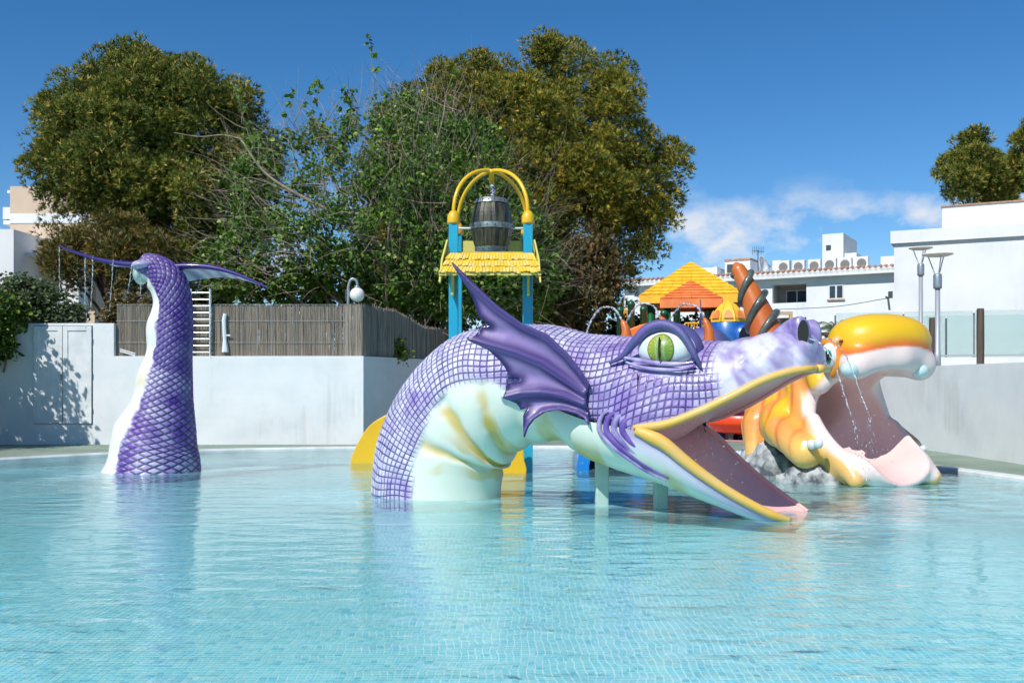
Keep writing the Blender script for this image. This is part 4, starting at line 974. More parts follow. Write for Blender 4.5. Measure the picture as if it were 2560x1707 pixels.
c_t, c_td = np.array(lin(112, 62, 176, .85)[:3]), np.array(lin(70, 40, 138, .8)[:3]); hk = sstep(0, 3.4, uu)
colr = c_t * (1 - .5 * hk[..., None]) + c_td * .5 * hk[..., None]
wk = np.clip(sstep(.0, .5, n1 * .8 + .35 - .16 * uu - .6 * np.cos(ph)[None, :] * .3) * .85, 0, .85)[..., None]; colr = colr * (1 - wk) + np.array(lin(204, 190, 228, .85)[:3]) * wk
bl = np.array(lin(236, 234, 226, .88)[:3]); yk = (sstep(.25, .7, n1) * .5)[..., None]; bl = bl * (1 - yk) + np.array(lin(226, 196, 120, .85)[:3]) * yk
colr = bl * (1 - mask[..., None]) + colr * mask[..., None]
tail = thing('dragon_tail', 'purple scaled dragon tail with wide flukes standing in the pool', 'water feature', (*Cc[0][:2], 0))
make_obj('body', flat(P), grid_faces(NU, NV), scale_mat('tail_skin', lin(40, 22, 100, .7), .055, .19), tail, smooth=True, color=np.c_[flat(colr), mask.ravel()], uv=np.stack([U.ravel(), Vv.ravel()], 1))
# flukes: outline in (along span, across chord), near edge thick and dark
def fluke(root, tip, chord_dir, chord, droop, arch, nm='fluke'):
    root, tip = np.array(root), np.array(tip); cdv = np.array(chord_dir, float); cdv /= np.linalg.norm(cdv)
    n, k = 70, 24; V = []; cs = []
    for sd in (1, -1):
        for i in range(n):
            u = i / (n - 1); base_ = root + (tip - root) * u + np.array([0, 0, arch * math.sin(math.pi * u) - droop * u * (1 - u)])
            w = chord * (1 - u ** 1.6) * (1 - .22 * abs(math.sin(u * math.pi * 3.5))) + .03 * (1 - u)
            for j in range(k):
                f = j / (k - 1); rib = .022 * math.cos(u * math.pi * 7) * f * (1 - u)
                th = (.045 * (1 - u) + .012) * (1 - f) ** .8 + .006
                V.append(base_ + cdv * w * f + np.array([0, 0, rib - .10 * f * f * (1 - u)]) + np.array([0, 0, sd * th * (1 if j else .2)]))
                dark = np.array(lin(60, 36, 128, .8)[:3]); lt = np.array(lin(186, 200, 232, .85)[:3]) if sd < 0 else np.array(lin(120, 80, 180, .8)[:3])
                mx_ = float(sstep(.1, .28, np.array(f))) * (.62 + .38 * math.cos(u * math.pi * 14)); cs.append(dark * (1 - mx_) + lt * mx_)
    F1 = grid_faces(n, k); F2 = F1[:, ::-1] + n * k; V = np.array(V); N_ = n * k
    ed = []
    for i in range(n - 1): ed += [(i * k, N_ + i * k, N_ + (i + 1) * k, (i + 1) * k), (i * k + k - 1, (i + 1) * k + k - 1, N_ + (i + 1) * k + k - 1, N_ + i * k + k - 1)]
    make_obj(nm, V, np.vstack([F1, F2, np.array(ed)]), m_paint, tail, smooth=True, color=np.c_[np.array(cs), np.ones(len(cs))])
fluke(px(362, 662, YT - .1), px(147, 615, YT - .35), (-.15, 1, .10), .75, .12, -.06)
fluke(px(404, 668, YT - .05), px(672, 721, YT - .2), (.12, 1, -.15), .85, -.10, .16)
MB().ball(px(360, 664, YT - .1), (.2, .3, .1), 18, 12).build('fluke_root', mat('fluke_root', lin(206, 200, 226, .85), .4, lin(110, 80, 170, .8), 3), tail, True)
MB().ball(px(352, 685, YT + .02), (.12, .25, .2), 16, 10).build('fluke_web', mat('fluke_web', lin(190, 214, 204, .85), .4), tail, True)
# ------------------------------------------------------------------ hippo slide (signed distance model, meshed by surface nets)
def surface_nets(f, lo, hi, h):
    n = np.ceil((np.array(hi) - np.array(lo)) / h).astype(int) + 1
    ax = [lo[i] + h * np.arange(n[i]) for i in range(3)]
    G = np.stack(np.meshgrid(*ax, indexing='ij'), -1); val = f(G.reshape(-1, 3)).reshape(n)
    ins = val < 0; cs = np.zeros(n - 1, int)
    for i in (0, 1):
        for j in (0, 1):
            for k in (0, 1): cs += ins[i:n[0] - 1 + i, j:n[1] - 1 + j, k:n[2] - 1 + k]
    act = (cs > 0) & (cs < 8); idx = -np.ones(n - 1, int); A = np.argwhere(act); idx[act] = np.arange(len(A))
    acc = np.zeros((len(A), 3)); cnt = np.zeros(len(A))
    cor = [(i, j, k) for i in (0, 1) for j in (0, 1) for k in (0, 1)]
    for a in cor:
        for d in range(3):
            if a[d]: continue
            b = list(a); b[d] = 1; va = val[A[:, 0] + a[0], A[:, 1] + a[1], A[:, 2] + a[2]]; vb = val[A[:, 0] + b[0], A[:, 1] + b[1], A[:, 2] + b[2]]
            c = (va < 0) != (vb < 0); t = np.where(c, va / (va - vb + 1e-12), 0); p = np.array(a, float)[None].repeat(len(A), 0); p[:, d] = t
            acc[c] += p[c]; cnt[c] += 1
    V = np.array(lo) + h * (A + acc / cnt[:, None]); F = []
    for d in range(3):
        e1, e2 = (d + 1) % 3, (d + 2) % 3; sl0 = [slice(1, n[i] - 1) for i in range(3)]; sl0[d] = slice(0, n[d] - 1); sl1 = list(sl0); sl1[d] = slice(1, n[d])
        c0 = ins[tuple(sl0)]; c1 = ins[tuple(sl1)]; E = np.argwhere(c0 != c1); off = np.ones(3, int); off[d] = 0; E = E + off
        fl = ins[E[:, 0], E[:, 1], E[:, 2]]
        def cell(a, b):
            q = E.copy(); q[:, e1] -= a; q[:, e2] -= b; return idx[q[:, 0], q[:, 1], q[:, 2]]
        Q = np.stack([cell(0, 0), cell(1, 0), cell(1, 1), cell(0, 1)], 1); Q[~fl] = Q[~fl][:, ::-1]; F.append(Q)
    F = np.vstack(F); F = F[(F >= 0).all(1)]
    return V, F
def sd_ell(p, c, r):
    q = (p - np.array(c)); k0 = np.linalg.norm(q / np.array(r), axis=1); k1 = np.linalg.norm(q / np.array(r) ** 2, axis=1) + 1e-9
    return k0 * (k0 - 1) / k1
def sd_sup(p, c, r, e=3.0):
    q = np.abs((p - np.array(c)) / np.array(r)); return ((q ** e).sum(1) ** (1 / e) - 1) * min(r)
def sd_cap(p, a, b, ra, rb):
    a, b = np.array(a, float), np.array(b, float); ab = b - a; t = np.clip((p - a) @ ab / (ab @ ab), 0, 1)
    return np.linalg.norm(p - a - t[:, None] * ab, axis=1) - (ra + (rb - ra) * t)
def smin(a, b, k): h = np.clip(.5 + .5 * (b - a) / k, 0, 1); return b * (1 - h) + a * h - k * h * (1 - h)
HO = np.array([5.93, 15.72]); HHd = np.array([.35, -.937]); HL = np.array([.937, .35])
def HW(s, v, z):
    s, v, z = np.broadcast_arrays(np.asarray(s, float), np.asarray(v, float), np.asarray(z, float))
    return np.stack([HO[0] + HHd[0] * s + HL[0] * v, HO[1] + HHd[1] * s + HL[1] * v, z], -1)
def HPX(x, y, v):
    k = (x - CXP) / FPX; s = (k * (HO[1] + HL[1] * v) - (HO[0] + HL[0] * v)) / (HHd[0] - k * HHd[1]); Y = HO[1] + HHd[1] * s + HL[1] * v
    return s, CAM_H - (y - HZY) / FPX * Y
def cav(p):
    d = sd_ell(p, (-.30, .13, 1.03), (1.34, .82, .80))
    d = smin(d, sd_ell(p, (.45, .16, .72), (.95, .68, .70)), .15)
    d = smin(d, sd_cap(p, (-1.3, .05, 1.15), (-1.9, .0, 1.25), .45, .36), .15)
    return d
def muzzle(p):
    d = sd_sup(p, (-.52, .29, 2.29), (.60, .86, .46), 2.35)                 # broad muzzle with a lip drooping at both ends
    for a, b, r in (((-.22, -.40, 1.90), (-.12, .29, 2.02), .22), ((-.12, .29, 2.02), (-.26, .88, 1.90), .21), ((-.8, -.38, 1.92), (-.22, -.40, 1.90), .2), ((-.8, .86, 1.92), (-.26, .88, 1.90), .2)): d = smin(d, sd_cap(p, a, b, r, r), .16)
    return d
def hippo_sdf(p):
    d = muzzle(p)
    d = smin(d, sd_ell(p, (-1.35, .05, 1.85), (.85, .72, .55)), .25)         # brow and bridge
    d = smin(d, sd_ell(p, (-2.45, .15, 1.0), (1.15, .88, 1.0)), .35)         # trunk
    d = smin(d, sd_cap(p, (-1.45, -.52, 1.6), (-.95, -.78, .45), .28, .20), .25)
    d = smin(d, sd_cap(p, (-1.45, .72, 1.6), (-.95, .82, .45), .28, .22), .25)
    d = smin(d, sd_ell(p, (-1.45, .1, .55), (.8, .85, .55)), .2)
    d = smin(d, sd_ell(p, (-.62, .14, .28), (1.0, .92, .50)), .22)           # lower jaw
    d = smin(d, sd_cap(p, (-.9, -.72, .95), (-.02, -.60, .10), .18, .13), .12)    # jaw rims
    d = smin(d, sd_cap(p, (-.9, .84, .85), (.02, .86, .12), .18, .15), .12)
    d = smin(d, sd_ell(p, (-1.72, -.78, .92), (.42, .34, .42)), .2)          # near shoulder
    d = smin(d, sd_cap(p, (-1.45, -.98, .84), (-.74, -1.0, .48), .27, .25), .12)
    d = smin(d, sd_cap(p, (-2.55, -.62, .85), (-2.35, -.80, .28), .34, .22), .18)
    d = smin(d, sd_cap(p, (-1.4, 1.0, .85), (-.95, 1.28, .50), .28, .22), .15)
    d = smin(d, sd_cap(p, (-1.15, -.52, 2.0), (-.92, -.56, 1.62), .24, .20), .12)   # cheek under the eye
    # folds on the neck
    fold = .030 * np.exp(-((np.sin(p[:, 0] * 9 + p[:, 2] * 2)) / .35) ** 2) * sstep(-.9, -1.3, p[:, 0]) * sstep(-.2, -.5, p[:, 1])
    d = d + fold
    c = cav(p)
    d = -smin(-d, c, .10)
    return np.maximum(d, -(p[:, 2] + .32))
V, F = surface_nets(hippo_sdf, (-3.9, -1.6, -.4), (.75, 1.9, 2.95), .036)
hippo = thing('hippo_slide', 'yellow and orange hippo slide with wide open pink mouth behind the dragon snout', 'water slide', (*HO, 0))
cv = cav(V); n1 = vnoise(V * 2.2, 51); n2 = vnoise(V * 7, 52)
cy, co, cr, cpk, cpl, ctan = [np.array(lin(*c, .86)[:3]) for c in ((250, 198, 28), (244, 140, 34), (214, 84, 40), (246, 204, 198), (247, 226, 218), (240, 196, 120))]
k = sstep(-.25, .5, n1 + .25 * np.sin(V[:, 0] * 9 + V[:, 2] * 2))[:, None]; col = cy * k + (ctan * .35 + co * .65) * (1 - k)
low = sstep(.95, .45, V[:, 2] + .15 * n2)[:, None] * .75; col = col * (1 - low) + ctan * low
fo = np.exp(-((np.sin(V[:, 0] * 9 + V[:, 2] * 2)) / .35) ** 2) * sstep(-.6, -1.0, V[:, 0]) * sstep(.0, -.4, V[:, 1]); red = np.clip(sstep(.55, .9, n2 + n1 * .4) * .5 + fo * .55, 0, .8)[:, None]; col = col * (1 - red) + cr * red
mz = sstep(.10, .02, muzzle(V)) * (V[:, 2] > 1.45)                                         # muzzle: yellow cap, orange band, pink lip
zb = 2.07 + .13 * np.cos((V[:, 1] - .29) * 1.8) + .02 * n1
capc = cy * np.ones((len(V), 1)); ob = (1 - sstep(.0, .22, V[:, 2] - zb))[:, None]; capc = capc * (1 - ob) + (cr * .6 + co * .4) * ob
pk = sstep(.02, -.03, V[:, 2] - zb)[:, None]; capc = capc * (1 - pk) + cpl * pk; col = col * (1 - mz[:, None]) + capc * mz[:, None]
rimk = (sstep(.30, .20, cv) * (V[:, 0] > -1.35) * (V[:, 2] < 1.75))[:, None]; col = col * (1 - rimk) + cpl * rimk
ink = sstep(.035, .015, cv)[:, None]; col = col * (1 - ink) + (cpk * .75 + cpl * .25) * ink
W = HW(V[:, 0], V[:, 1], V[:, 2])
hip = make_obj('body', W, F, m_paint, hippo, smooth=True, color=np.c_[np.clip(col, 0, 1), np.ones(len(col))])
sm = hip.modifiers.new('smooth', 'SMOOTH'); sm.factor = .5; sm.iterations = 4
AXH = np.array([[*HHd, 0], [*HL, 0], [0, 0, 1.0]])
m_nail = mat('toenail', lin(228, 234, 234, .9), .15, coat=.5); m_teal = mat('teal_iris', lin(42, 168, 140, .85), .15, coat=.5); m_orange = mat('hippo_orange', lin(248, 168, 36, .86), .25, lin(240, 130, 40, .86), 3, coat=.4)
m_tusk = mat('tusk_white', lin(206, 230, 228, .9), .2, coat=.4)
# tusks
for x_, y_, v_, lab in ((2130, 928, -.60, 0), (2304, 930, .73, 0)):
    s0, z0 = HPX(x_, y_, v_); MB().ball(HW(s0 - .05, v_, z0 + .03), (.14, .15, .13), 16, 12, AXH).build('tusk', m_tusk, hippo, True)
# nostrils
m_nost = mat('nostril_rim', lin(240, 190, 150, .88), .35, lin(246, 180, 60, .88), 5, coat=.3)
for x_, y_, v_, hole in ((2108, 852, -.50, 1), (2326, 850, 1.06, 0)):
    s0, z0 = HPX(x_, y_, v_); MB().ball(HW(s0 - .06, v_, z0), (.12, .17, .10) if hole else (.07, .07, .09), 18, 12, AXH).build('nostril', m_nost if hole else m_orange, hippo, True)
    if hole: MB().ball(HW(s0 + .045, v_ - .04, z0 - .01), (.025, .085, .028), 12, 8, AXH).build('nostril_hole', mat('nostril_pink', lin(120, 50, 50), .5), hippo, True)
# eyes
for v_, sg in ((-.66, 1), (.72, -1)):
    s0, z0 = HPX(2074, 890, -.66)
    e = MB().ball(HW(s0, v_, z0), (.17, .15, .215), 20, 14, AXH).build('eyeball', m_eyew, hippo, True)
    lk = np.array([.62, -.78 * sg, -.05]); lk /= np.linalg.norm(lk)
    c = HW(s0 + lk[0] * .12, v_ + lk[1] * .105, z0 - .01)
    MB().ball(c, (.075, .075, .125), 16, 12, AXH).build('iris', m_teal, e, True)
    c = HW(s0 + lk[0] * .165, v_ + lk[1] * .145, z0 - .01); MB().ball(c, (.055, .055, .085), 14, 10, AXH).build('pupil', m_black, e, True)
    pts = []
    for bx, by in ((2050, 868), (2062, 858), (2078, 857), (2091, 870), (2095, 893), (2092, 920), (2080, 940)):
        sb, zb_ = HPX(bx, by, -.60); pts.append(HW(sb, -.60 if sg > 0 else .68, zb_))
    pts = smooth_path(pts, 16)
    if sg > 0: MB().tube(pts, np.interp(np.linspace(0, 1, 16), [0, .2, .8, 1], [.05, .075, .075, .05]), 10).build('brow', m_orange, hippo, True)
# toenails
for i in range(3):
    s0, z0 = HPX(2012 + i * 17, 1114 - i * 3, -1.09); MB().ball(HW(s0 - .0, -1.09, z0), (.09, .068, .085), 12, 8, AXH).build('toenail', m_nail, hippo, True)
    s0, z0 = HPX(2272 + i * 17, 1105 + i * 8, 1.28); MB().ball(HW(s0, 1.28, z0), (.07, .058, .07), 12, 8, AXH).build('toenail', m_nail, hippo, True)
s0, z0 = HPX(1878, 1140, -.9); MB().ball(HW(s0, -.9, z0), (.07, .06, .12), 12, 8, AXH).build('toenail', m_nail, hippo, True)
# rocks round the hippo's foot
m_rock = mat('grey_rock', lin(196, 200, 200, .8), .85, lin(84, 90, 96, .8), 3.4, (.42, .60), bump=.05, bscale=7)
def rock(x_, y_, r, lab, seed, v_off=0):
    c = pxz(x_, y_, .0); c[1] += v_off; mb = MB(); nu, nv = 36, 22; mb.ball((0, 0, 0), 1.0, nu, nv); V = np.array(mb.v)
    d = 1 + .28 * vnoise(V * 1.7, seed) + .16 * vnoise(V * 4.5, seed + 1) + .08 * vnoise(V * 10, seed + 2)
    V = V * d[:, None] * np.array(r) + c + np.array([0, 0, -.05]); V[:, 2] = np.maximum(V[:, 2], FLOOR + .01)
    make_obj('rock', V, mb.f, m_rock, smooth=True, label=lab, category='rock', group='rocks under the hippo')
rock(1962, 1190, (.72, .5, .66), 'largest pale grey rock below the hippo front leg', 61, .12)
rock(1912, 1182, (.42, .4, .62), 'grey rock under the hippo rear foot nearest the dragon mouth', 64, .15)
rock(2066, 1206, (.55, .4, .44), 'low whitish rock beside the hippo lower jaw', 67, .05)
rock(2010, 1204, (.45, .35, .34), 'flat mottled rock at the waterline between the two larger rocks', 70, .0)
rock(2322, 1205, (.22, .25, .22), 'small dark rock right of the hippo jaw', 73, .5)

# ------------------------------------------------------------------ bucket tower
m_cyan = mat('cyan_paint', lin(22, 168, 206, .85), .4, lin(60, 178, 208, .85), 1.2, (.5, .75), coat=.15)
m_yel = mat('yellow_paint', lin(246, 200, 34, .88), .35, lin(238, 184, 30, .88), 2, coat=.2)
m_thatch = mat('thatch_yellow', lin(246, 206, 56, .88), .6, lin(236, 214, 140, .88), 7, (.45, .65), bump=.006, bscale=30, objvar=.08, stretch=(1, 1, .3))
m_pale = mat('pale_yellow', lin(222, 208, 110, .86), .5)
YTw = 18.3; xl, xr = (1134 - CXP) / FPX * YTw, (1320 - CXP) / FPX * YTw; xm = (xl + xr) / 2; dpt = xr - xl; yf, yb = YTw, YTw + dpt
tower = thing('bucket_tower', 'blue and yellow tipping bucket tower with thatched awning behind the dragon', 'water feature', (xm, (yf + yb) / 2, 0))
ztp = zc(556, YTw)
for x_ in (xl, xr):
    for y_ in (yf, yb): 
        MB().box((x_, y_, (ztp + FLOOR) / 2), (.17, .17, ztp - FLOOR)).build('post', m_cyan, tower, bevel=.012)
        MB().lathe([(.115, 0), (.12, .03), (.115, .15), (.075, .22), (.05, .24)], (x_, y_, ztp - .03), 14).build('post_cap', m_yel, tower, True)
za = zc(428, YTw + dpt / 2)
for (xa, ya), (xb, yb_) in (((xl, yf), (xr, yb)), ((xr, yf), (xl, yb))):
    pts = []
    for i in range(41):
        u = i / 40; th = math.pi * u; k = .5 - .5 * math.cos(th)
        pts.append((xa + (xb - xa) * k, ya + (yb_ - ya) * k, ztp + .15 + (za - ztp - .15) * math.sin(th) ** .9))
    MB().tube(pts, .037, 10).build('arch', m_yel, tower, True)
MB().lathe([(.05, -.18), (.05, .0), (.09, .02), (.09, .08)], (xm, (yf + yb) / 2, za - .06), 12).build('spout', m_yel, tower, True)
ybr = (yf + yb) / 2; zb1 = zc(497, ybr); zb0 = zc(632, ybr)
# side cheek plates and awnings
aw_t, aw_b = zc(638, YTw - .2), zc(688, YTw - .75)
for sgn in (-1,):
    yy0, yy1 = (yf - .1, yf - .72) if sgn < 0 else (yb + .1, yb + .72)
    ax0, ax1 = xl - .10, xr + .10; 
    o = MB().hexa([(ax0 - .12, yy1, aw_b), (ax1 + .12, yy1, aw_b), (ax1, yy0, aw_t), (ax0, yy0, aw_t)], [(ax0 - .12, yy1, aw_b + .05), (ax1 + .12, yy1, aw_b + .05), (ax1, yy0, aw_t + .05), (ax0, yy0, aw_t + .05)]).build('awning', m_pale, tower)
    nr = 3
    for r in range(nr):
        for c in range(30):
            f0, f1 = r / nr, (r + 1.25) / nr; f1 = min(f1 + random.uniform(-.04, .04), 1.03 + random.uniform(0, .05)); tl = lambda f, u: np.array([(ax0 - .12 * f) + (ax1 - ax0 + .24 * f) * u, yy0 + (yy1 - yy0) * f, aw_t + (aw_b - aw_t) * f + .055])
            u0, u1 = (c + .5 * (r % 2) * 1 - .25) / 30, (c + 1 + .5 * (r % 2) - .25) / 30; u0, u1 = max(u0, 0) + .002, min(u1, 1) - .002
            if u1 - u0 < .01: continue
            lift = np.array([0, 0, .012 + random.uniform(0, .012)]); lift2 = lift + np.array([0, 0, random.uniform(.005, .03)])
            q = [tl(f1, u0) + lift2, tl(f1, u1) + lift2, tl(f0, u1), tl(f0, u0)]
            MB().hexa([p - np.array([0, 0, .012]) for p in q], q).build('thatch_strip', m_thatch, tower)
for x_, sg in ((xl, -1), (xr, 1)):
    MB().prism([(x_ + sg * .19, yf - .78, aw_b - .12), (x_ + sg * .19, yf - .60, aw_b - .12), (x_ + sg * .13, yf + .1, aw_t - .05), (x_ + sg * .10, yb + .0, zc(600, yb)), (x_ + sg * .10, yf - .05, zc(600, yf)), (x_ + sg * .17, yf - .45, aw_t - .1)], (sg * .03, 0, 0)).build('cheek_plate', m_pale, tower)
    MB().prism([(x_ - .02, yf - .5, aw_b - .32), (x_ - .02, yf - .09, aw_b - .32), (x_ - .02, yf - .09, aw_t), (x_ - .02, yf - .5, aw_b + .02)], (.04 + sg * 0, 0, 0)).build('bracket', m_pale, tower)
MB().box((xm, yb - .0, zc(617, yb)), (dpt - .18, .08, .22)).build('cross_beam', m_pale, tower)
MB().box((xm, yf + .05, zc(633, yf) - .02), (dpt - .18, .06, .10)).build('cross_beam', m_yel, tower)
MB().tube([(xl, ybr, zc(571, ybr)), (xr, ybr, zc(571, ybr))], .022, 8).build('axle', m_alu, tower)
# barrel of staves
m_stave = mat('barrel_stave', lin(84, 82, 56), .45, lin(28, 30, 26), 3.2, (.35, .65), bump=.012, bscale=9, stretch=(5, 5, .7), objvar=.18, coat=.3)
m_hoop = mat('barrel_hoop', lin(150, 160, 164), .4, lin(100, 108, 112), 5, metal=.5, bump=.003)
bar = thing('barrel', 'dark wooden tipping barrel with grey hoops hung in the bucket tower', 'barrel', (xm, ybr, zb0))
Hb = zb1 - zb0; nS = 16; rprof = lambda f: .40 - .125 * (2 * f - 1) ** 2 * 1.05
for i in range(nS):
    V = []; L = 14; a0, a1 = 2 * math.pi * (i + .03) / nS, 2 * math.pi * (i + .97) / nS
    for j in range(L + 1):
        f = j / L; r = rprof(f)
        for a, rr in ((a0, r - .05), (a0, r - .006), ((a0 + a1) / 2, r + .004), (a1, r - .006), (a1, r - .05)): V.append((xm + rr * math.cos(a), ybr + rr * math.sin(a), zb0 + Hb * f))
    F = [(j * 5 + k, j * 5 + (k + 1) % 5, (j + 1) * 5 + (k + 1) % 5, (j + 1) * 5 + k) for j in range(L) for k in range(5)] + [(0, 1, 2, 3, 4), tuple(L * 5 + k for k in (4, 3, 2, 1, 0))]
    MB().add(V, F).build('stave', m_stave, bar)
for f0, f1 in ((.0, .09), (.42, .52), (.90, .985)):
    prof = [(rprof(f0) - .02, zb0 + Hb * f0), (rprof(f0) + .016, zb0 + Hb * f0), (rprof((f0 + f1) / 2) + .02, zb0 + Hb * (f0 + f1) / 2), (rprof(f1) + .016, zb0 + Hb * f1), (rprof(f1) - .02, zb0 + Hb * f1)]
    hp = MB().lathe(prof, (xm, ybr, 0), 40).build('hoop', m_hoop, bar, False)
    for i in range(18):
        a = 2 * math.pi * i / 18; r = rprof((f0 + f1) / 2) + .02; MB().ball((xm + r * math.cos(a), ybr + r * math.sin(a), zb0 + Hb * (f0 + f1) / 2), .014, 6, 4).build('rivet', m_gap, hp, True)
MB().lathe([(.05, 0), (.24, .0), (.24, .03), (.05, .03)], (xm, ybr, zb1 - .05), 20).build('barrel_head', m_stave, bar)
# yellow slide with solid flank, half hidden behind the dragon neck
m_slide = mat('slide_yellow', lin(248, 196, 22, .88), .28, lin(240, 182, 20, .88), 1.2, coat=.4)
ys = smooth_path([px(876, 1150, 20.2), px(884, 1128, 20.2), px(900, 1096, 20.2), px(925, 1062, 20.2), px(962, 1038, 20.2), px(1040, 1010, 20.2), px(1150, 1000, 20.2), px(1302, 1000, 20.2)], 40)
sl_o = thing('yellow_slide', 'bright yellow slide with curved solid flank behind the dragon neck', 'water slide', px(1090, 1150, 20.5))
prof = [tuple(p) for p in ys] + [tuple(px(1302, 1200, 20.2)), tuple(px(872, 1200, 20.2))]
MB().prism(prof, (0, .09, 0)).build('flank', m_slide, sl_o, False, bevel=.02); MB().prism([(a, b_ + .95, c) for a, b_, c in prof], (0, .09, 0)).build('flank', m_slide, sl_o, False, bevel=.02)
V = []; 
for p in ys: V += [(p[0], p[1] + .09, p[2] - .22), (p[0], p[1] + .95, p[2] - .22)]
MB().add(V, [(2 * i, 2 * i + 1, 2 * i + 3, 2 * i + 2) for i in range(len(ys) - 1)]).build('chute', m_slide, sl_o, True)
yk = smooth_path([px(1232, 1182, 17.9), px(1250, 1160, 17.9), px(1275, 1128, 17.9), px(1300, 1108, 17.9)], 14)
prof = [tuple(p) for p in yk] + [tuple(px(1309, 1108, 17.9)), tuple(px(1311, 1150, 17.9)), tuple(px(1317, 1172, 17.9)), tuple(px(1315, 1192, 17.9)), tuple(px(1228, 1192, 17.9))]
MB().prism(prof, (0, .12, 0)).build('yellow_fin', m_slide, bevel=.02, label='small yellow flared panel at the foot of the right tower post', category='panel')
# blue tunnel with dark mouth under the dragon throat
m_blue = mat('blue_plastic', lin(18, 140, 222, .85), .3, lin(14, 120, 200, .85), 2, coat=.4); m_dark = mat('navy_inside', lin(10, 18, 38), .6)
tn = thing('blue_tunnel', 'blue play tunnel with dark opening seen under the dragon throat', 'play tunnel', px(1520, 1172, 18.6))
Yt = 18.6; cx_ = px(1530, 1172, Yt); R_ = 88 / FPX * Yt; arcs = []
for i in range(25):
    a = math.pi * i / 24; arcs.append((cx_[0] + R_ * math.cos(a), cx_[2] - .1 + 1.35 * R_ * math.sin(a) ** .8))
arci = [(cx_[0] + (x - cx_[0]) * .66, (z + .1 - cx_[2]) * .72 + cx_[2] - .1) for x, z in arcs]
mb = MB()
for y_, aa in ((Yt, None),):
    n = len(arcs); V = [(x, Yt, z) for x, z in arcs] + [(x, Yt, z) for x, z in arci] + [(x, Yt + 1.2, z) for x, z in arcs] + [(x, Yt + 1.2, z) for x, z in arci]
    F = [(i, i + 1, n + i + 1, n + i) for i in range(n - 1)] + [(2 * n + i, 2 * n + i + 1, i + 1, i) for i in range(n - 1)] + [(n + i, n + i + 1, 3 * n + i + 1, 3 * n + i) for i in range(n - 1)]
    mb.add(V, F)
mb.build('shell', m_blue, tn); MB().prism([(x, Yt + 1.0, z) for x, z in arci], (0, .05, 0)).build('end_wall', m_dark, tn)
for a in (.15, .3): 
    i = int(24 * (1 - a)); MB().ball((arcs[i][0] * .5 + arci[i][0] * .5, Yt - .005, arcs[i][1] * .5 + arci[i][1] * .5), .025, 8, 6).build('bolt', m_gap, tn, True)

# ------------------------------------------------------------------ playground behind
YP = 31.0
m_green = mat('green_post', lin(22, 104, 66, .85), .35, lin(16, 88, 58, .85), 2, coat=.2); m_roofy = mat('roof_yellow', lin(255, 204, 60, .9), .55, lin(250, 190, 46, .9), 3, objvar=.06)
m_roofo = mat('roof_orange', lin(244, 146, 82, .9), .55, lin(236, 128, 68, .9), 3, objvar=.07); m_yrail = mat('rail_yellow', lin(244, 176, 60, .88), .4); m_red = mat('red_ceiling', lin(206, 40, 28, .85), .5)
m_osl = mat('slide_orange', lin(250, 128, 40, .88), .35, coat=.3)
def pyramid_roof(parent, ax_, lx, rx, fy, Y, rowsN, m_, ang, nm, under):
    """shingled hip roof: apex pixel, eave pixel columns of the front face, fascia top row"""
    apex = px(ax_[0], ax_[1], Y); w = (rx - lx) / FPX * Y / (math.cos(ang) + 0 * math.sin(ang)); ze = zc(fy, Y); hw = w / 2; c = apex.copy(); c[2] = ze
    e1 = np.array([math.cos(ang), math.sin(ang), 0]); e2 = np.array([-math.sin(ang), math.cos(ang), 0])
    cor = [c - e1 * hw - e2 * hw, c + e1 * hw - e2 * hw, c + e1 * hw + e2 * hw, c - e1 * hw + e2 * hw]; fh = .26
    roof = MB().add(cor + [apex - np.array([0, 0, .04])], [(0, 1, 4), (1, 2, 4), (2, 3, 4), (3, 0, 4)]).build(nm, m_, parent)
    fa = MB()
    for i in range(4):
        a, b_ = cor[i], cor[(i + 1) % 4]; n_ = np.cross(b_ - a, (0, 0, 1)); n_ /= np.linalg.norm(n_)
        fa.hexa([a + n_ * .03 - np.array([0, 0, fh]), b_ + n_ * .03 - np.array([0, 0, fh]), b_ - n_ * .05 - np.array([0, 0, fh]), a - n_ * .05 - np.array([0, 0, fh])], [a + n_ * .03, b_ + n_ * .03, b_ - n_ * .05, a - n_ * .05])
    fa.build('fascia', m_, roof)
    MB().add([p - np.array([0, 0, fh * .8]) for p in cor], [(0, 1, 2, 3)]).build('ceiling', under, roof)
    for i in range(4):
        if i == 2: continue
        a, b_ = cor[i], cor[(i + 1) % 4]; n_ = np.cross(b_ - a, apex - a); n_ /= np.linalg.norm(n_)
        if n_[2] < 0: n_ = -n_
        for r in range(rowsN):
            f0, f1 = r / rowsN, (r + 1) / rowsN; cnt = max(1, int(round((1 - f0) * np.linalg.norm(b_ - a) / .30))); off = .5 * (r % 2)
            for q in range(cnt + (r % 2)):
                u0, u1 = max(0, (q - off) / cnt), min(1, (q + 1 - off) / cnt)
                if u1 - u0 < .15 / cnt: continue
                P_ = lambda f, u: a * (1 - f) * (1 - u) + b_ * (1 - f) * u + apex * f
                g = .006; lo_ = [P_(f0, u0 + g / 2), P_(f0, u1 - g / 2), P_(f1, min(u1, 1) - g / 2), P_(f1, u0 + g / 2)]
                th0, th1 = .045, .012
                MB().hexa(lo_, [lo_[0] + n_ * th0, lo_[1] + n_ * th0, lo_[2] + n_ * th1, lo_[3] + n_ * th1]).build('shingle', m_, roof)
    return cor, ze - fh
play = thing('play_house', 'playground tower with yellow and orange shingled roofs on green posts', 'playhouse', px(1720, 1085, YP))
zg = .07
cy_, zy = pyramid_roof(play, (1727, 655), 1592, 1832, 747, YP + 1.6, 10, m_roofy, -.16, 'yellow_roof', m_roofo)
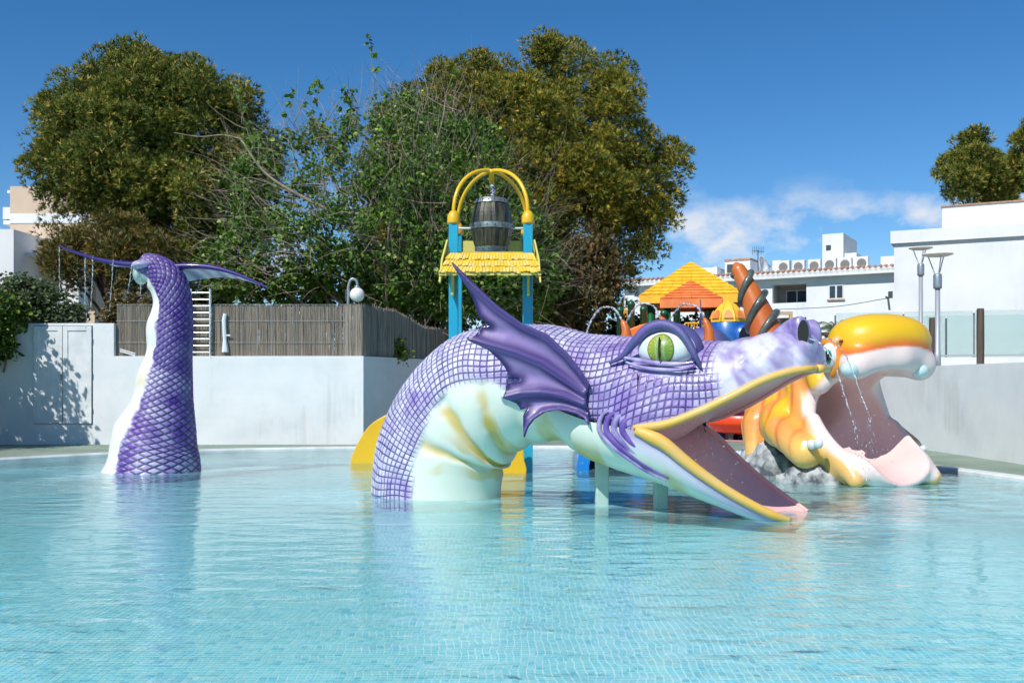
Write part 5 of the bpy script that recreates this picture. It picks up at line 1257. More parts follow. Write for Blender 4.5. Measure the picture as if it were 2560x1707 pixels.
co_, zo = pyramid_roof(play, (1727, 702), 1644, 1788, 753, YP - .9, 7, m_roofo, -.16, 'orange_roof', m_red)
for cs, z_ in ((cy_, zy), (co_, zo)):
    cm = sum(cs) / 4
    for c in cs:
        p = cm + (c - cm) * .80; MB().tube([(p[0], p[1], zg), (p[0], p[1], z_ + .1)], .11, 12).build('green_post', m_green, play, True)
def gpost(x_, yt, Y, r=.10):
    c = px(x_, yt, Y); MB().lathe([(r, 0), (r, c[2] - zg - .08), (r * 1.12, c[2] - zg - .075), (r * 1.12, c[2] - zg - .03), (r * .9, c[2] - zg + .03), (r * .4, c[2] - zg + .07), (.01, c[2] - zg + .08)], (c[0], c[1], zg), 14).build('green_post', m_green, play, True)
for x_, yt in ((1550, 772), (1578, 757), (1609, 770), (1692, 752), (1660, 780), (1770, 778)): gpost(x_, yt, YP - 1.6 + .02 * (x_ % 7), .105)
# decks and railings
MB().box(px(1700, 985, YP), (2.6, 2.4, .12)).build('deck', m_green, play)
def rail(x0, x1, y0, y1, Y, n):
    a, b_ = px(x0, y0, Y), px(x1, y0, Y); zb_ = zc(y1, Y); mb = MB()
    mb.tube([(a[0], Y, zb_), (a[0], Y, a[2] - .1), (a[0] + .1, Y, a[2]), (b_[0] - .1, Y, b_[2]), (b_[0], Y, b_[2] - .1), (b_[0], Y, zb_)], .028, 8); mb.build('guard_rail', m_yrail, play, True)
    MB().tube([(a[0], Y, zb_), (b_[0], Y, zb_)], .025, 8).build('guard_rail', m_yrail, play)
    for i in range(n): x_ = a[0] + (b_[0] - a[0]) * (i + 1) / (n + 1); MB().tube([(x_, Y, zb_), (x_, Y, a[2])], .017, 6).build('baluster', m_yrail, play)
rail(1706, 1758, 808, 846, YP - 1.5, 6); rail(1655, 1705, 812, 850, YP - 1.4, 6)
pts = [px(1560, 812, YP - 1.3), px(1560, 785, YP - 1.3), px(1564, 773, YP - 1.3), px(1569, 785, YP - 1.3), px(1569, 812, YP - 1.3)]; MB().tube(smooth_path(pts, 24), .03, 8).build('hoop_handle', m_yrail, play, True)
q = smooth_path([px(1574, 822, YP - 1.9), px(1600, 812, YP - 1.9), px(1640, 804, YP - 1.9), px(1690, 812, YP - 1.9)], 20)
MB().prism([tuple(p) for p in q] + [tuple(px(1690, 870, YP - 1.9)), tuple(px(1574, 870, YP - 1.9))], (0, .7, 0)).build('orange_slide', m_osl, play, bevel=.04)
# small domed cabin
cab = thing('play_cabin', 'blue play cabin with scalloped yellow dome roof behind the big horn', 'playhouse', px(1815, 1085, YP - 2))
Yc = YP - 2.2; dc = px(1820, 806, Yc); R_ = 46 / FPX * Yc
for i in range(8):
    a0, a1 = 2 * math.pi * (i + .02) / 8 + .2, 2 * math.pi * (i + .98) / 8 + .2; V = []
    for r, z_ in ((1.0, 0), (1.0, .10), (.82, .26), (.45, .45), (.06, .56)):
        for a in (a0, a1): V.append((dc[0] + R_ * r * math.cos(a), dc[1] + R_ * r * math.sin(a), dc[2] + z_ * 1.15))
    MB().add(V, [(2 * j, 2 * j + 1, 2 * j + 3, 2 * j + 2) for j in range(4)]).build('roof_panel', m_roofy, cab)
    am = (a0 + a1) / 2; n_ = np.array([math.cos(am), math.sin(am), 0]); tdir = np.array([-math.sin(am), math.cos(am), 0]); ch = R_ * math.cos(math.pi / 8)
    MB().prism([dc + n_ * (ch * (1 - .22 * max(0, math.sin(t_)) * 1.0) + .012) + tdir * R_ * .24 * math.cos(t_) + np.array([0, 0, .10 + .24 * math.sin(t_)]) for t_ in np.linspace(0, math.pi, 12)], n_ * .03).build('scallop', m_roofo, cab)
m_bcab = mat('cabin_blue', lin(58, 128, 196, .85), .35, lin(24, 84, 168, .85), 1.5, (.4, .6), coat=.3)
MB().lathe([(R_ * .95, zg - dc[2]), (R_ * .97, -.5), (R_ * .99, -.02), (R_ * .9, .02)], dc, 24).build('cabin_wall', m_bcab, cab, True)
f = np.array([.30, -.95, 0]); f /= np.linalg.norm(f); cw = dc + f * R_ * .96 + np.array([.25, 0, -.42])
MB().tube([cw - f * .25, cw + f * .12], [.34, .36], 24).build('porthole_ring', m_bcab, cab, True); MB().tube([cw + f * .121, cw + f * .13], .29, 24).build('porthole', m_dark, cab)
# red-orange tub, blue panel and swing frame glimpsed behind the mouth
m_tub = mat('tub_orange', lin(246, 84, 24, .88), .35, lin(238, 60, 20, .88), 2, coat=.3)
tub = thing('play_tub', 'red-orange play boat tub seen through the dragon mouth', 'play equipment', px(1868, 1088, 27.2)); Ytb = 27.4; c = px(1872, 1068, Ytb)
MB().lathe([(.55, -.20), (.95, -.10), (1.05, .08), (1.07, .10), (1.07, .16), (1.1, .32), (1.04, .34), (.9, .1), (.1, .02)], (c[0], c[1] + .5, c[2]), 30).build('hull', m_tub, tub, True)
MB().lathe([(.5, 0), (.5, .12)], (c[0], c[1] + .5, zg), 20).build('base', m_dark, tub)
for dx in (-.5, .5): MB().box((c[0] + dx, c[1] + .2, zg + .12), (.12, .5, .24)).build('foot', m_dpost, tub)
pn = thing('climbing_frame', 'dark blue climbing frame panel with yellow rails beyond the orange tub', 'play equipment', px(1912, 1085, 30.5))
MB().box(px(1916, 1012, 30.5), (.55, .06, .5)).build('panel', mat('deep_blue', lin(10, 40, 118), .4), pn); MB().box(px(1900, 1045, 30.6), (.9, .06, 1.1)).build('panel', m_dark, pn)
for o_ in (0, .16): MB().tube([px(1918, 990, 30.3) + np.array([o_, 0, 0]), px(1938, 1018, 30.3) + np.array([o_, 0, 0])], .03, 8).build('rail', m_yrail, pn)
MB().tube([px(1903, 1062, 30.3), px(1903, 1018, 30.3)], .035, 8).build('white_pole', m_pipe, pn)
sw = thing('swing_frame', 'thin beige timber swing frame before the hotel wall', 'swing', px(1958, 1085, 33)); m_beam = mat('beam', lin(206, 172, 130), .7)
for x_ in (1905, 1977): MB().box((px(x_, 900, 33)[0], 33, (zc(781, 33) + zg) / 2), (.10, .10, zc(781, 33) - zg)).build('post', m_beam, sw)
a, b_ = px(1900, 783, 33), px(1981, 783, 33); MB().box((a + b_) / 2, (b_[0] - a[0], .11, .11)).build('beam', m_beam, sw)
kio = thing('wooden_kiosk', 'brown timber rail with blue banners below the palm', 'rail', px(2085, 1085, 33.5))
MB().box(px(2090, 835, 33.5), (1.1, .1, .12)).build('beam', m_wood, kio)
for x_ in (2066, 2082, 2100): MB().box((px(x_, 845, 33.6)[0], 33.6, zc(850, 33.6) - .1), (.1, .08, .7)).build('slat', m_wood, kio)
for x_, in ((2074,), (2091,)): MB().box(px(x_, 848, 33.65), (.13, .02, .32)).build('banner', m_cyan, kio)
MB().box((px(2085, 900, 33.5)[0], 33.5, 1.5), (.12, .12, 2.9)).build('post', m_wood, kio)
gf = thing('green_screen', 'dark green mesh screen with pale top rail behind the playground', 'fence', (7, 37, .07)); m_mesh = mat('green_mesh', lin(58, 84, 74), .9, lin(40, 62, 56), 5)
MB().box((5.5, 37.0, 1.55), (6.5, .05, 3.0)).build('mesh_panel', m_mesh, gf); MB().box((5.5, 36.95, 3.2), (6.6, .1, .14)).build('top_rail', m_shade, gf)
for x_ in (2.4, 4.4, 6.4, 8.6): MB().box((x_, 36.9, 1.6), (.1, .1, 3.1)).build('post', m_wood, gf)

# ------------------------------------------------------------------ water jets, drips, drops
mj = bpy.data.materials.new('jet_water'); mj.use_nodes = True; t = NT(mj); t.n.remove(t.n['Principled BSDF'])
tr = t.new('ShaderNodeBsdfTransparent'); tr.inputs[0].default_value = (.96, .98, 1, 1); gl = t.new('ShaderNodeBsdfGlossy'); gl.inputs['Roughness'].default_value = .05
df = t.new('ShaderNodeBsdfDiffuse'); df.inputs[0].default_value = (.85, .89, .92, 1)
lw = t.new('ShaderNodeLayerWeight'); lw.inputs[0].default_value = .45; g1 = t.new('ShaderNodeNewGeometry')
m1 = t.new('ShaderNodeMixShader'); t.l.new(t.rng(t.noise(g1.outputs['Position'], 24, 3), .4, .62, .15, .75), m1.inputs[0]); t.l.new(tr.outputs[0], m1.inputs[1]); t.l.new(df.outputs[0], m1.inputs[2])
m2 = t.new('ShaderNodeMixShader'); t.l.new(lw.outputs['Fresnel'], m2.inputs[0]); t.l.new(m1.outputs[0], m2.inputs[1]); t.l.new(gl.outputs[0], m2.inputs[2]); t.l.new(m2.outputs[0], t.n['Material Output'].inputs[0])
def jet(pts, r0, r1, lab, grp, drops=0, n=60, breakup=.0):
    C = smooth_path(pts, n); R = np.linspace(r0, r1, n) * (1 + .45 * np.array([random.uniform(-1, 1) for _ in range(n)])); C = C + RNG.normal(0, .004, C.shape)
    o = thing('water_jet', lab, 'water jet', C[0], grp); k = int(n * breakup) if breakup else n
    MB().tube(C[:k], R[:k], 6).build('stream', mj, o, True); mb = MB()
    for i in range(k, n):
        f = (i - k) / max(1, n - k); j = i - 1
        if random.random() < .8 - .4 * f:
            c = C[i] + RNG.normal(0, .006 + .03 * f, 3); L = (C[i] - C[j]) * random.uniform(.3, 1.3)
            mb.tube([c - L, c - L * .4, c + L * .4, c + L], np.array([.3, 1, 1, .3]) * r1 * random.uniform(.3, 1.0), 5)
    for i in range(drops): mb.ball(C[random.randrange(n // 3, n)] + RNG.normal(0, .045, 3), random.uniform(.003, .008), 6, 4)
    if mb.v: mb.build('drops', mj, o, True, kind='stuff')
for i, tip in enumerate(HORN_TIPS):
    b = np.array(tip); L = -np.array([DH[0], DH[1], 0])
    jet([b, b + L * .10 + np.array([0, 0, .14]), b + L * .26 + np.array([0, 0, .17]), b + L * .42 + np.array([0, 0, .02]), b + L * .52 + np.array([0, 0, -.22])], .014, .012,
        'arching water jet from the ' + ['rearmost small horn, behind the eye', 'middle small horn, above the eye', 'front small horn, before the big horn'][i], 'jets from the small horns', 10)
for sg, pt in ((-1, [(2022, 846), (2050, 858), (2076, 890), (2098, 945), (2118, 1010), (2137, 1070), (2148, 1120), (2155, 1190)]), (1, [(2060, 842), (2088, 856), (2112, 884), (2132, 930), (2152, 985), (2168, 1030), (2178, 1080), (2186, 1150)])):
    vv = -.33 if sg < 0 else .33
    P_ = []
    for i, (x_, y_) in enumerate(pt): base_ = DW(2022 if sg < 0 else 2062, 846, vv); P_.append(px(x_, y_, base_[1] - .05 * i))
    jet(P_, .008, .007, 'broken water jet falling from the ' + ('near' if sg < 0 else 'far') + ' dragon nostril', 'jets from the nostrils', 24, 80, .6)
for j, (x_, y_, dx, L) in enumerate(((148, 616, 2, 150), (213, 638, 0, 190), (233, 640, -10, 180), (283, 650, -12, 140), (330, 662, -20, 100), (351, 690, 1, 66), (445, 676, 2, 60), (503, 688, -18, 60), (528, 704, -3, 190))):
    Yd = YT - .25 if x_ < 400 else YT + .3; a = px(x_, y_, Yd); b = px(x_ + dx, y_ + L, Yd); m_ = (a + b) / 2 + (a - b) * np.array([.12, 0, 0])
    jet([a, m_, b], .009, .006, ['first', 'second', 'third', 'fourth', 'fifth', 'sixth', 'seventh', 'eighth', 'ninth'][j] + ' from the left of the water trickles under the tail flukes', 'trickles under the tail flukes', 16, 50, .72)
jet([(xm, ybr, za - .2), (xm + .01, ybr, (za + zb1) / 2), (xm + .02, ybr, zb1 - .04)], .03, .05, 'straight water jet filling the wooden barrel', None, 10)
mb = MB()
for i in range(420):
    k = random.random()
    if k < .55: s, z = DP(random.gauss(1760, 60), random.uniform(1010, 1200), 0); p = D(s, random.uniform(-.9, -.2), z)
    elif k < .8: p = px(random.uniform(2090, 2240), random.uniform(1000, 1200), 14.6)
    elif k < .9: p = px(random.gauss(1500, 60), random.uniform(1130, 1200), 12.8)
    else: p = px(random.uniform(140, 540), random.uniform(700, 1120), YT)
    mb.ball(p, random.uniform(.003, .008), 5, 4)
mb.build('water_drops', mj, None, True, label='scattered falling water drops around the slides', category='water drops', kind='stuff')
# ------------------------------------------------------------------ trees
def leaf_mat(name, trans=.25):
    m = bpy.data.materials.new(name); m.use_nodes = True; t = NT(m); b = t.n['Principled BSDF']
    a = t.new('ShaderNodeAttribute'); a.attribute_name = 'Col'; t.l.new(a.outputs['Color'], b.inputs['Base Color']); b.inputs['Roughness'].default_value = .5; b.inputs['Specular IOR Level'].default_value = .35
    tl = t.new('ShaderNodeBsdfTranslucent'); t.l.new(a.outputs['Color'], tl.inputs[0]); mx = t.new('ShaderNodeMixShader'); mx.inputs[0].default_value = trans
    t.l.new(b.outputs[0], mx.inputs[1]); t.l.new(tl.outputs[0], mx.inputs[2]); t.l.new(mx.outputs[0], t.n['Material Output'].inputs[0]); return m
m_needle, m_leaf = leaf_mat('pine_needles', .10), leaf_mat('broad_leaves', .3)
m_bark = mat('bark', lin(120, 98, 80), .9, lin(80, 66, 56), 4, bump=.02, bscale=12); m_twig = mat('twig', lin(168, 152, 132), .85, lin(128, 112, 96), 6)

def sample_crown(poly, Yc, T, n, front=.62, D0=None):
    P = np.array(poly, float); lo, hi = P.min(0), P.max(0); out = np.zeros((0, 3)); 
    D0 = D0 or min(hi - lo) * .42
    while len(out) < n:
        x = RNG.uniform(lo[0], hi[0], n * 2); y = RNG.uniform(lo[1], hi[1], n * 2); k = in_poly(x, y, P); x, y = x[k], y[k]
        d = np.minimum(poly_dist(x, y, P) / D0, 1); half = T * np.sqrt(np.clip(1 - (1 - d) ** 2, .02, 1))
        u = np.where(RNG.random(len(x)) < front, -RNG.uniform(.55, 1.0, len(x)), RNG.uniform(-1, 1, len(x)))
        Y = Yc + half * u; W = np.stack([(x - CXP) / FPX * Y, Y, CAM_H - (y - HZY) / FPX * Y], 1)
        # re-project so that the outline holds at every depth
        out = np.vstack([out, W])
    return out[:n]

def rand_dir(n, up=0.0):
    d = RNG.normal(size=(n, 3)); d[:, 2] += up; return d / np.linalg.norm(d, axis=1)[:, None]

def needle_mesh(cent, rad, per, tuft, cols, up=.5, blades=5, seed=1):
    """clumps -> tufts -> blades; each blade a slim triangle"""
    n = len(cent) * per; ci = np.repeat(np.arange(len(cent)), per); d = rand_dir(n, up)
    r = rad[ci] * RNG.uniform(.55, 1.02, n) ** .6; base = cent[ci] + d * r[:, None] * np.array([1.1, 1.1, .85])
    axis = d * .8 + rand_dir(n, .6) * .6; axis /= np.linalg.norm(axis, axis=1)[:, None]
    V = np.zeros((n, blades, 3, 3)); L = tuft * RNG.uniform(.7, 1.35, n)
    for b in range(blades):
        bd = axis + rand_dir(n, .1) * .65; bd /= np.linalg.norm(bd, axis=1)[:, None]; sd = np.cross(bd, rand_dir(n)); sd /= np.linalg.norm(sd, axis=1)[:, None] + 1e-9
        w = (L * .10)[:, None]; V[:, b, 0] = base - sd * w; V[:, b, 1] = base + sd * w; V[:, b, 2] = base + bd * L[:, None]
    clump_t = RNG.random(len(cent)); tt = np.clip(clump_t[ci] * .6 + RNG.random(n) * .4, 0, 1)
    outer = sstep(.6, 1.0, r / rad[ci])
    C = cols[0] * (1 - tt)[:, None] + cols[1] * tt[:, None]; k = (RNG.random(n) < .22 * outer)[:, None]; C = np.where(k, cols[2], C) * RNG.uniform(.8, 1.2, n)[:, None]
    Cv = np.repeat(C, blades * 3, axis=0); return V.reshape(-1, 3), np.arange(n * blades * 3).reshape(-1, 3), Cv

def pine(poly, Yc, T, trunk, name, label, ncl, per, rad=(.45, .85), tuft=.2, cols=None, blades=5, front=.62, lobe=1.25):
    cols = cols or [np.array(lin(*c)[:3]) for c in ((62, 84, 34), (138, 142, 54), (182, 160, 70))]
    nl = max(8, int(ncl / 7)); lob = sample_crown(shrink(poly, lobe * 20), Yc, T, nl, .72); cen_ = lob.mean(0); li = np.repeat(np.arange(nl), 8)
    dd = rand_dir(len(li), .55) + .5 * (lob[li] - cen_) / (np.linalg.norm(lob[li] - cen_, axis=1)[:, None] + 1e-6) + np.array([0, -.35, 0]); dd /= np.linalg.norm(dd, axis=1)[:, None]
    lr = RNG.uniform(.55, 1.0, nl) * lobe; cent = lob[li] + dd * (lr[li] * RNG.uniform(.75, 1.05, len(li)))[:, None]
    cent = np.vstack([cent, sample_crown(shrink(poly, lobe * 12), Yc + .6, T, ncl // 2, .15)]); ncl = len(cent); rr = RNG.uniform(rad[0], rad[1], ncl)
    # pull the clump centres inside so that tufts reach just past the outline
    o = thing(name, label, 'tree', (trunk[0][0], trunk[0][1], trunk[0][2]))
    V, F, C = needle_mesh(cent, rr, per, tuft, cols, blades=blades)
    make_obj('crown', V, F, m_needle, o, color=C, smooth=False, kind='stuff')
    P_ = smooth_path(trunk, 16); MB().tube(P_, np.linspace(.26, .06, 16), 10).build('trunk', m_bark, o, True)
    for i in range(26):
        a = P_[random.randrange(3, 15)]; b = cent[random.randrange(len(cent))]; m_ = (a + b) / 2 + np.array([0, 0, .3]); MB().tube(smooth_path([a, m_, b], 8), np.linspace(.07, .012, 8), 5).build('limb', m_bark, o, True)
    return o
def shrink(poly, d):
    P = np.array(poly, float); c = P.mean(0); r = np.linalg.norm(P - c, axis=1)[:, None]; return c + (P - c) * (r - d) / r

pl = [(318, 52), (345, 75), (375, 80), (385, 105), (440, 108), (470, 128), (520, 130), (560, 155), (600, 170), (668, 180), (690, 215), (695, 270), (672, 300), (690, 330), (690, 400), (720, 480), (700, 600), (640, 740), (480, 750), (420, 640), (330, 600), (250, 560), (165, 560), (130, 540), (62, 500), (35, 440), (60, 410), (55, 380), (40, 290), (48, 250), (100, 245), (110, 225), (160, 215), (165, 175), (195, 160), (235, 130), (275, 95), (300, 75)]
pine(shrink(pl, 62) + np.array([0, 26]), 33.5, 3.6, [(-11.6, 34, 2.1), (-11.8, 34.2, 5.5), (-12.0, 34, 9), (-12.3, 34, 12.2)], 'pine_tree', 'broad olive-green pine tree behind the tail on the left', 600, 76, (.34, .56), .155, blades=6)
pls = [(190, 600), (260, 560), (330, 555), (420, 590), (440, 640), (420, 720), (330, 730), (250, 700), (170, 760), (110, 690), (90, 610), (100, 560), (150, 570)]
pine(shrink(pls, 12), 29.5, 1.0, [(-11.5, 29.6, 2.1), (-11.9, 29.6, 4), (-12.2, 29.6, 5)], 'young_pine', 'small brownish young pine below the big left pine', 90, 60, (.25, .45), .16, [np.array(lin(*c)[:3]) for c in ((78, 86, 42), (132, 118, 58), (156, 120, 62))], lobe=.55)
pr = [(1175, 62), (1240, 70), (1300, 60), (1345, 72), (1400, 48), (1415, 75), (1470, 95), (1545, 50), (1595, 70), (1640, 90), (1660, 150), (1635, 200), (1650, 260), (1670, 310), (1700, 360), (1728, 430), (1722, 520), (1700, 600), (1690, 660), (1620, 690), (1600, 760), (1500, 800), (1380, 790), (1250, 790), (1000, 790), (860, 740), (880, 600), (900, 400), (905, 270), (960, 215), (1000, 200), (1050, 165), (1095, 125), (1120, 85)]
pine(shrink(pr, 55) + np.array([0, 32]), 39.0, 4.6, [(2.5, 40, 2), (2.2, 40.4, 6), (1.8, 40, 10), (1.6, 40, 14.5)], 'pine_tree', 'huge rounded dense pine tree behind the bucket tower', 900, 84, (.38, .62), .16, [np.array(lin(*c)[:3]) for c in ((60, 82, 28), (146, 144, 46), (188, 160, 58))], lobe=1.5, blades=6)
pf1 = [(2350, 470), (2330, 440), (2345, 400), (2380, 380), (2400, 345), (2440, 335), (2480, 360), (2510, 400), (2545, 430), (2560, 470), (2540, 520), (2440, 520), (2360, 520)]
pine(shrink(pf1, 8), 56, 2.2, [(26.5, 56, 2), (26.5, 56, 7), (26.3, 56, 12)], 'pine_tree', 'distant pine crown rising over the white building parapet', 120, 60, (.35, .6), .24, lobe=.9)
pf2 = [(2520, 420), (2535, 380), (2530, 340), (2560, 300), (2640, 280), (2700, 350), (2690, 470), (2620, 510), (2560, 480)]
pine(shrink(pf2, 8), 55, 2.2, [(29.5, 55, 2), (29.5, 55, 7), (29.3, 55, 12.5)], 'pine_tree', 'second distant pine cut off by the right edge of the picture', 120, 60, (.35, .6), .24, lobe=.9)

def leaf_cloud(cent, rad, per, size, cols, droop=.7, shape=None):
    n = len(cent) * per; ci = np.repeat(np.arange(len(cent)), per); base = cent[ci] + rand_dir(n) * (rad[ci] * RNG.random(n) ** .5)[:, None]
    ax_ = rand_dir(n); ax_[:, 2] = -np.abs(ax_[:, 2]) * droop - .25 * droop; ax_ /= np.linalg.norm(ax_, axis=1)[:, None]
    sd = np.cross(ax_, rand_dir(n)); sd /= np.linalg.norm(sd, axis=1)[:, None] + 1e-9; nn = np.cross(ax_, sd); L = size * RNG.uniform(.6, 1.3, n)
    prof = [(0, 0, 0), (.25, .36, .05), (.62, .30, .02), (1.0, 0, -.12), (.62, -.30, .02), (.25, -.36, .05)]
    V = np.stack([base + ax_ * (L * a)[:, None] + sd * (L * b)[:, None] + nn * (L * c)[:, None] for a, b, c in prof], 1)
    F = np.array([[0, 1, 2, 3], [0, 3, 4, 5]])[None] + (np.arange(n) * 6)[:, None, None]
    tt = np.clip(RNG.random(len(cent))[ci] * .5 + RNG.random(n) * .5, 0, 1); C = cols[0] * (1 - tt)[:, None] + cols[1] * tt[:, None]
    k = (RNG.random(n) < .08)[:, None]; C = np.where(k, cols[2], C) * RNG.uniform(.75, 1.25, n)[:, None]
    return V.reshape(-1, 3), F.reshape(-1, 4), np.repeat(C, 6, axis=0)
def twigs(starts, dirs, lens, rad, curve=.5, seg=6):
    V, F = [], []; c = 0; k = 3
    for p, d, L in zip(starts, dirs, lens):
        d = d / np.linalg.norm(d); b = rand_dir(1)[0] * curve; P_ = [p]
        for i in range(seg): d = d + b / seg + RNG.normal(0, .09, 3); d /= np.linalg.norm(d); P_.append(P_[-1] + d * L / seg)
        r = rad * random.uniform(.6, 1.6); sd = np.cross(d, (0, .3, 1)); sd /= np.linalg.norm(sd) + 1e-9; up = np.cross(sd, d)
        for i, q in enumerate(P_):
            rr = r * (1 - .8 * i / seg)
            for j in range(k): a = 2 * math.pi * j / k; V.append(q + (sd * math.cos(a) + up * math.sin(a)) * rr)
        for i in range(seg):
            for j in range(k): F.append((c + i * k + j, c + i * k + (j + 1) % k, c + (i + 1) * k + (j + 1) % k, c + (i + 1) * k + j))
        c += (seg + 1) * k
    return np.array(V), np.array(F)
# tangled mulberry in the middle
pm = [(470, 735), (455, 650), (500, 590), (530, 540), (540, 440), (570, 360), (620, 330), (700, 320), (760, 300), (830, 320), (900, 260), (960, 240), (1060, 230), (1180, 260), (1260, 330), (1290, 430), (1350, 520), (1400, 600), (1420, 700), (1380, 790), (1280, 810), (1150, 800), (1000, 790), (900, 760), (560, 765)]
mul = thing('mulberry_tree', 'tangled leafy mulberry with bare grey twigs above the reed fence', 'tree', (-3.2, 30.5, 2.1))
cent = sample_crown(shrink(pm, 14), 30.6, 2.6, 1250, .75); cg = [np.array(lin(*c)[:3]) for c in ((58, 92, 30), (114, 150, 52), (168, 186, 96))]
# fewer leaves towards the upper left, where twigs show bare
keep = RNG.random(len(cent)) < np.clip(.42 + .75 * sstep(8.0, 3.5, cent[:, 2] - .25 * cent[:, 0]), .3, 1); cl = cent[keep]
V, F, C = leaf_cloud(cl, RNG.uniform(.25, .55, len(cl)), 64, .13, cg); make_obj('crown', V, F, m_leaf, mul, color=C, kind='stuff')
heart = np.array([-3.0, 31.0, 3.5]); st_ = cent[RNG.integers(0, len(cent), 2300)] + RNG.normal(0, .35, (2300, 3)) + np.array([0, -.25, 0]); di = (st_ - heart) / np.linalg.norm(st_ - heart, axis=1)[:, None] + RNG.normal(0, .45, (2300, 3))
V, F = twigs(st_, di, RNG.uniform(.5, 1.7, 2300), .0075, .9); make_obj('twigs', V, F, m_twig, mul, kind='stuff')
for i in range(44):
    b = cent[random.randrange(len(cent))]; a = heart + np.array([random.uniform(-1.5, 1.5), random.uniform(-.5, .5), -1.2]); m_ = (a + b) / 2 + RNG.normal(0, .4, 3)
    MB().tube(smooth_path([a, m_, b], 12), np.linspace(.055, .014, 12), 6).build('branch', m_twig, mul, True)
MB().tube(smooth_path([px(960, 620, 29), px(860, 545, 28.6), px(770, 500, 28.4), px(660, 430, 28.2), px(600, 345, 28)], 20), np.linspace(.085, .02, 20), 8).build('branch', m_twig, mul, True)
MB().tube(smooth_path([px(610, 350, 28), px(560, 338, 28), px(500, 342, 28), px(435, 332, 28)], 16), np.linspace(.02, .008, 16), 6).build('branch', m_twig, mul, True)
for k in range(5): MB().tube([heart + np.array([.25 * (k - 2), 0, -1.5]), heart + np.array([.5 * (k - 2), .1, .6])], [.12, .06], 8).build('trunk', m_bark, mul, True)
for (x0, y0, x1, y1) in ((700, 330, 728, 225), (735, 310, 790, 200), (760, 330, 800, 215), (870, 330, 880, 250), (820, 300, 885, 225), (955, 240, 922, 90), (640, 380, 590, 220), (900, 300, 860, 220), (1110, 300, 1140, 170)):
    a, b = px(x0, y0, 28.8), px(x1, y1, 28.6); MB().tube(smooth_path([a, (a + b) / 2 + RNG.normal(0, .08, 3), b], 10), np.linspace(.014, .005, 10), 5).build('shoot', m_twig, mul, True)
    V, F, C = leaf_cloud(np.array([b + (a - b) * f for f in (0, .12, .3, .55)]), np.array([.10, .12, .1, .08]), 7, .15, cg); make_obj('shoot_leaves', V, F, m_leaf, mul, color=C, kind='stuff')
# rusty trailing plant right of the tower
pd_ = [(1430, 600), (1500, 520), (1525, 580), (1550, 670), (1560, 790), (1480, 850), (1380, 850), (1330, 800), (1350, 680)]
dead = thing('trailing_conifer', 'rust-brown hanging foliage at the right of the mulberry tree', 'tree', (2.3, 31, .1))
cent = sample_crown(shrink(pd_, 10), 31.5, .9, 120, .6); V, F, C = leaf_cloud(cent, RNG.uniform(.2, .42, 120), 48, .15, [np.array(lin(*c)[:3]) for c in ((62, 66, 32), (118, 98, 52), (140, 104, 62))], 1.6); V2 = V; make_obj('crown', V, F, m_leaf, dead, color=C, kind='stuff')
V, F = twigs(cent + RNG.normal(0, .2, cent.shape), RNG.normal(0, 1, cent.shape), RNG.uniform(.6, 1.5, 120), .008, .8); make_obj('twigs', V, F, m_twig, dead, kind='stuff')
MB().tube(smooth_path([(2.3, 31.4, .1), (2.2, 31.4, 3), (2.6, 31.4, 6)], 10), np.linspace(.12, .03, 10), 8).build('trunk', m_bark, dead, True)
# shrubs by the left wall
def shrub(poly, Yc, T, label, n, per, size, cols, base, droop=.2, name='shrub', up=14):
    o = thing(name, label, 'shrub', base); cent = sample_crown(shrink(poly, up), Yc, T, n, .6); V, F, C = leaf_cloud(cent, RNG.uniform(.15, .4, n), per, size, cols, droop); make_obj('foliage', V, F, m_leaf, o, color=C, kind='stuff')
    for i in range(10): b = cent[random.randrange(n)]; MB().tube([np.array(base) + RNG.normal(0, .1, 3) * np.array([1, 1, 0]), b], [.03, .008], 5).build('stem', m_twig, o, True)
    return o
shrub([(-60, 760), (-40, 700), (20, 690), (60, 680), (120, 695), (165, 720), (215, 770), (230, 812), (0, 815), (-60, 812)], 27.0, .9, 'grey-green oleander shrub behind the cupboard wall', 130, 60, .10, [np.array(lin(*c)[:3]) for c in ((60, 78, 48), (112, 126, 84), (160, 166, 128))], (-12.6, 27, 2.1))
shrub([(250, 770), (285, 720), (340, 730), (400, 745), (430, 765), (420, 812), (250, 812)], 27.6, .7, 'dry brown grassy bush between the cupboard wall and the fence', 60, 50, .10, [np.array(lin(*c)[:3]) for c in ((86, 78, 46), (132, 112, 66), (160, 138, 90))], (-10.6, 27.6, 2.1))
shrub([(-120, 900), (-120, 720), (0, 725), (60, 745), (85, 770), (60, 800), (32, 815), (28, 860), (30, 892), (-20, 905)], 25.2, .5, 'bright green vine tumbling over the left end of the wall', 130, 60, .12, [np.array(lin(*c)[:3]) for c in ((34, 56, 18), (96, 124, 36), (148, 158, 58))], (-13.2, 25.5, 1.9), .6, 'vine')
shrub([(965, 895), (975, 868), (992, 850), (1005, 862), (1015, 895)], 27.3, .15, 'little green weed growing on the shaded wall by the fence', 14, 26, .10, [np.array(lin(*c)[:3]) for c in ((60, 84, 20), (120, 140, 40), (150, 160, 60))], (-3.2, 27.3, 2.25), .3, 'weed', 3)
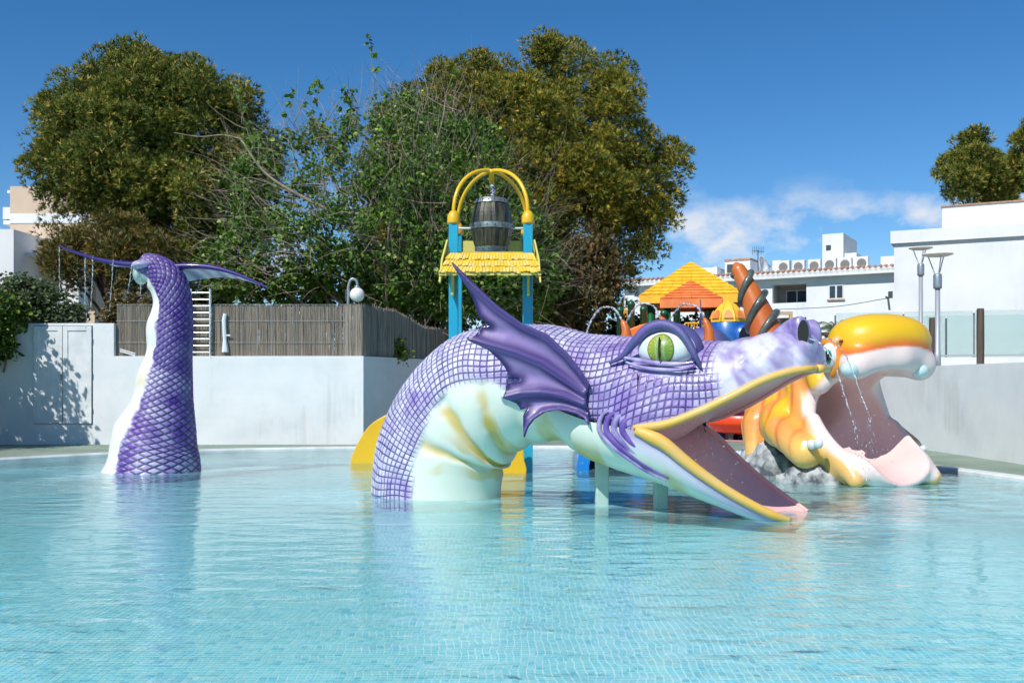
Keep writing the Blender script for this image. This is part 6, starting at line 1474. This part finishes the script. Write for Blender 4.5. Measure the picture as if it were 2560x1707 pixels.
# vine thicket standing left of the frame that throws its shadow over the wall
o = thing('vine', 'tall leafy vine thicket beside the pool at the left edge, mostly out of frame', 'shrub', (-13.6, 22.8, DECK))
cent = np.stack([RNG.uniform(-15.2, -12.7, 190), RNG.uniform(22.0, 23.8, 190), RNG.uniform(.3, 4.6, 190)], 1); V, F, C = leaf_cloud(cent, RNG.uniform(.2, .5, 190), 60, .13, [np.array(lin(*c)[:3]) for c in ((34, 56, 18), (96, 124, 36), (148, 158, 58))], .4); make_obj('foliage', V, F, m_leaf, o, color=C, kind='stuff')
for i in range(8): MB().tube([(-13.9 + random.uniform(-.5, .5), 22.9, DECK), cent[i]], [.05, .015], 6).build('stem', m_twig, o, True)
# green hedge beyond the playground
shrub([(1480, 900), (1480, 780), (1560, 790), (1640, 800), (1700, 790), (1830, 770), (1860, 800), (1860, 900)], 38.5, .8, 'dark hedge seen between the playground posts', 130, 50, .16, [np.array(lin(*c)[:3]) for c in ((40, 60, 24), (84, 104, 40), (120, 130, 60))], (5.5, 38.5, .1), .3, 'hedge')
shrub([(440, 830), (450, 700), (600, 680), (900, 690), (1100, 680), (1400, 700), (1520, 720), (1520, 860), (1000, 860), (880, 830)], 35.0, .7, 'dark hedge mass added behind the reed fence to close sky gaps under the trees', 190, 60, .19, [np.array(lin(*c)[:3]) for c in ((30, 48, 18), (66, 86, 32), (90, 104, 44))], (-4, 35, 2.1), .3, 'hedge')  # added hedge: blocks sky gaps, its dark greens stand for shade under the pines
# palm
pal = thing('palm_tree', 'small palm with arching fronds in front of the hotel', 'palm', px(2087, 1040, 36)); Yp = 36; cr_ = px(2087, 826, Yp); m_palm = mat('palm_green', lin(86, 110, 62), .6, lin(60, 84, 48), 4)
MB().tube([px(2087, 1060, Yp), cr_], [.16, .12], 10).build('trunk', m_bark, pal, True)
for i in range(15):
    a = 2 * math.pi * i / 15 + random.uniform(-.15, .15); el = random.uniform(.2, 1.25); L = random.uniform(.75, 1.05); h = np.array([math.cos(a), math.sin(a), 0]); mb = MB(); Pp = []
    for k in range(9): f = k / 8; Pp.append(cr_ + h * L * f * math.cos(el) + np.array([0, 0, L * f * math.sin(el) - .55 * L * f * f]))
    mb.tube(Pp, np.linspace(.02, .006, 9), 5); Pp = np.array(Pp); sdv = np.cross(h, (0, 0, 1))
    for k in range(1, 9):
        for s in (-1, 1):
            for q in (0, .5):
                b = Pp[k] - (Pp[k] - Pp[k - 1]) * q; ln = .30 * (1 - .5 * abs(k / 8 - .4)); tip = b + sdv * s * ln * .75 + h * ln * .6 + np.array([0, 0, -.10]); w = h * .022
                mb.add([b - w, b + w, tip], [(0, 1, 2)])
    mb.build('frond', m_palm, pal)
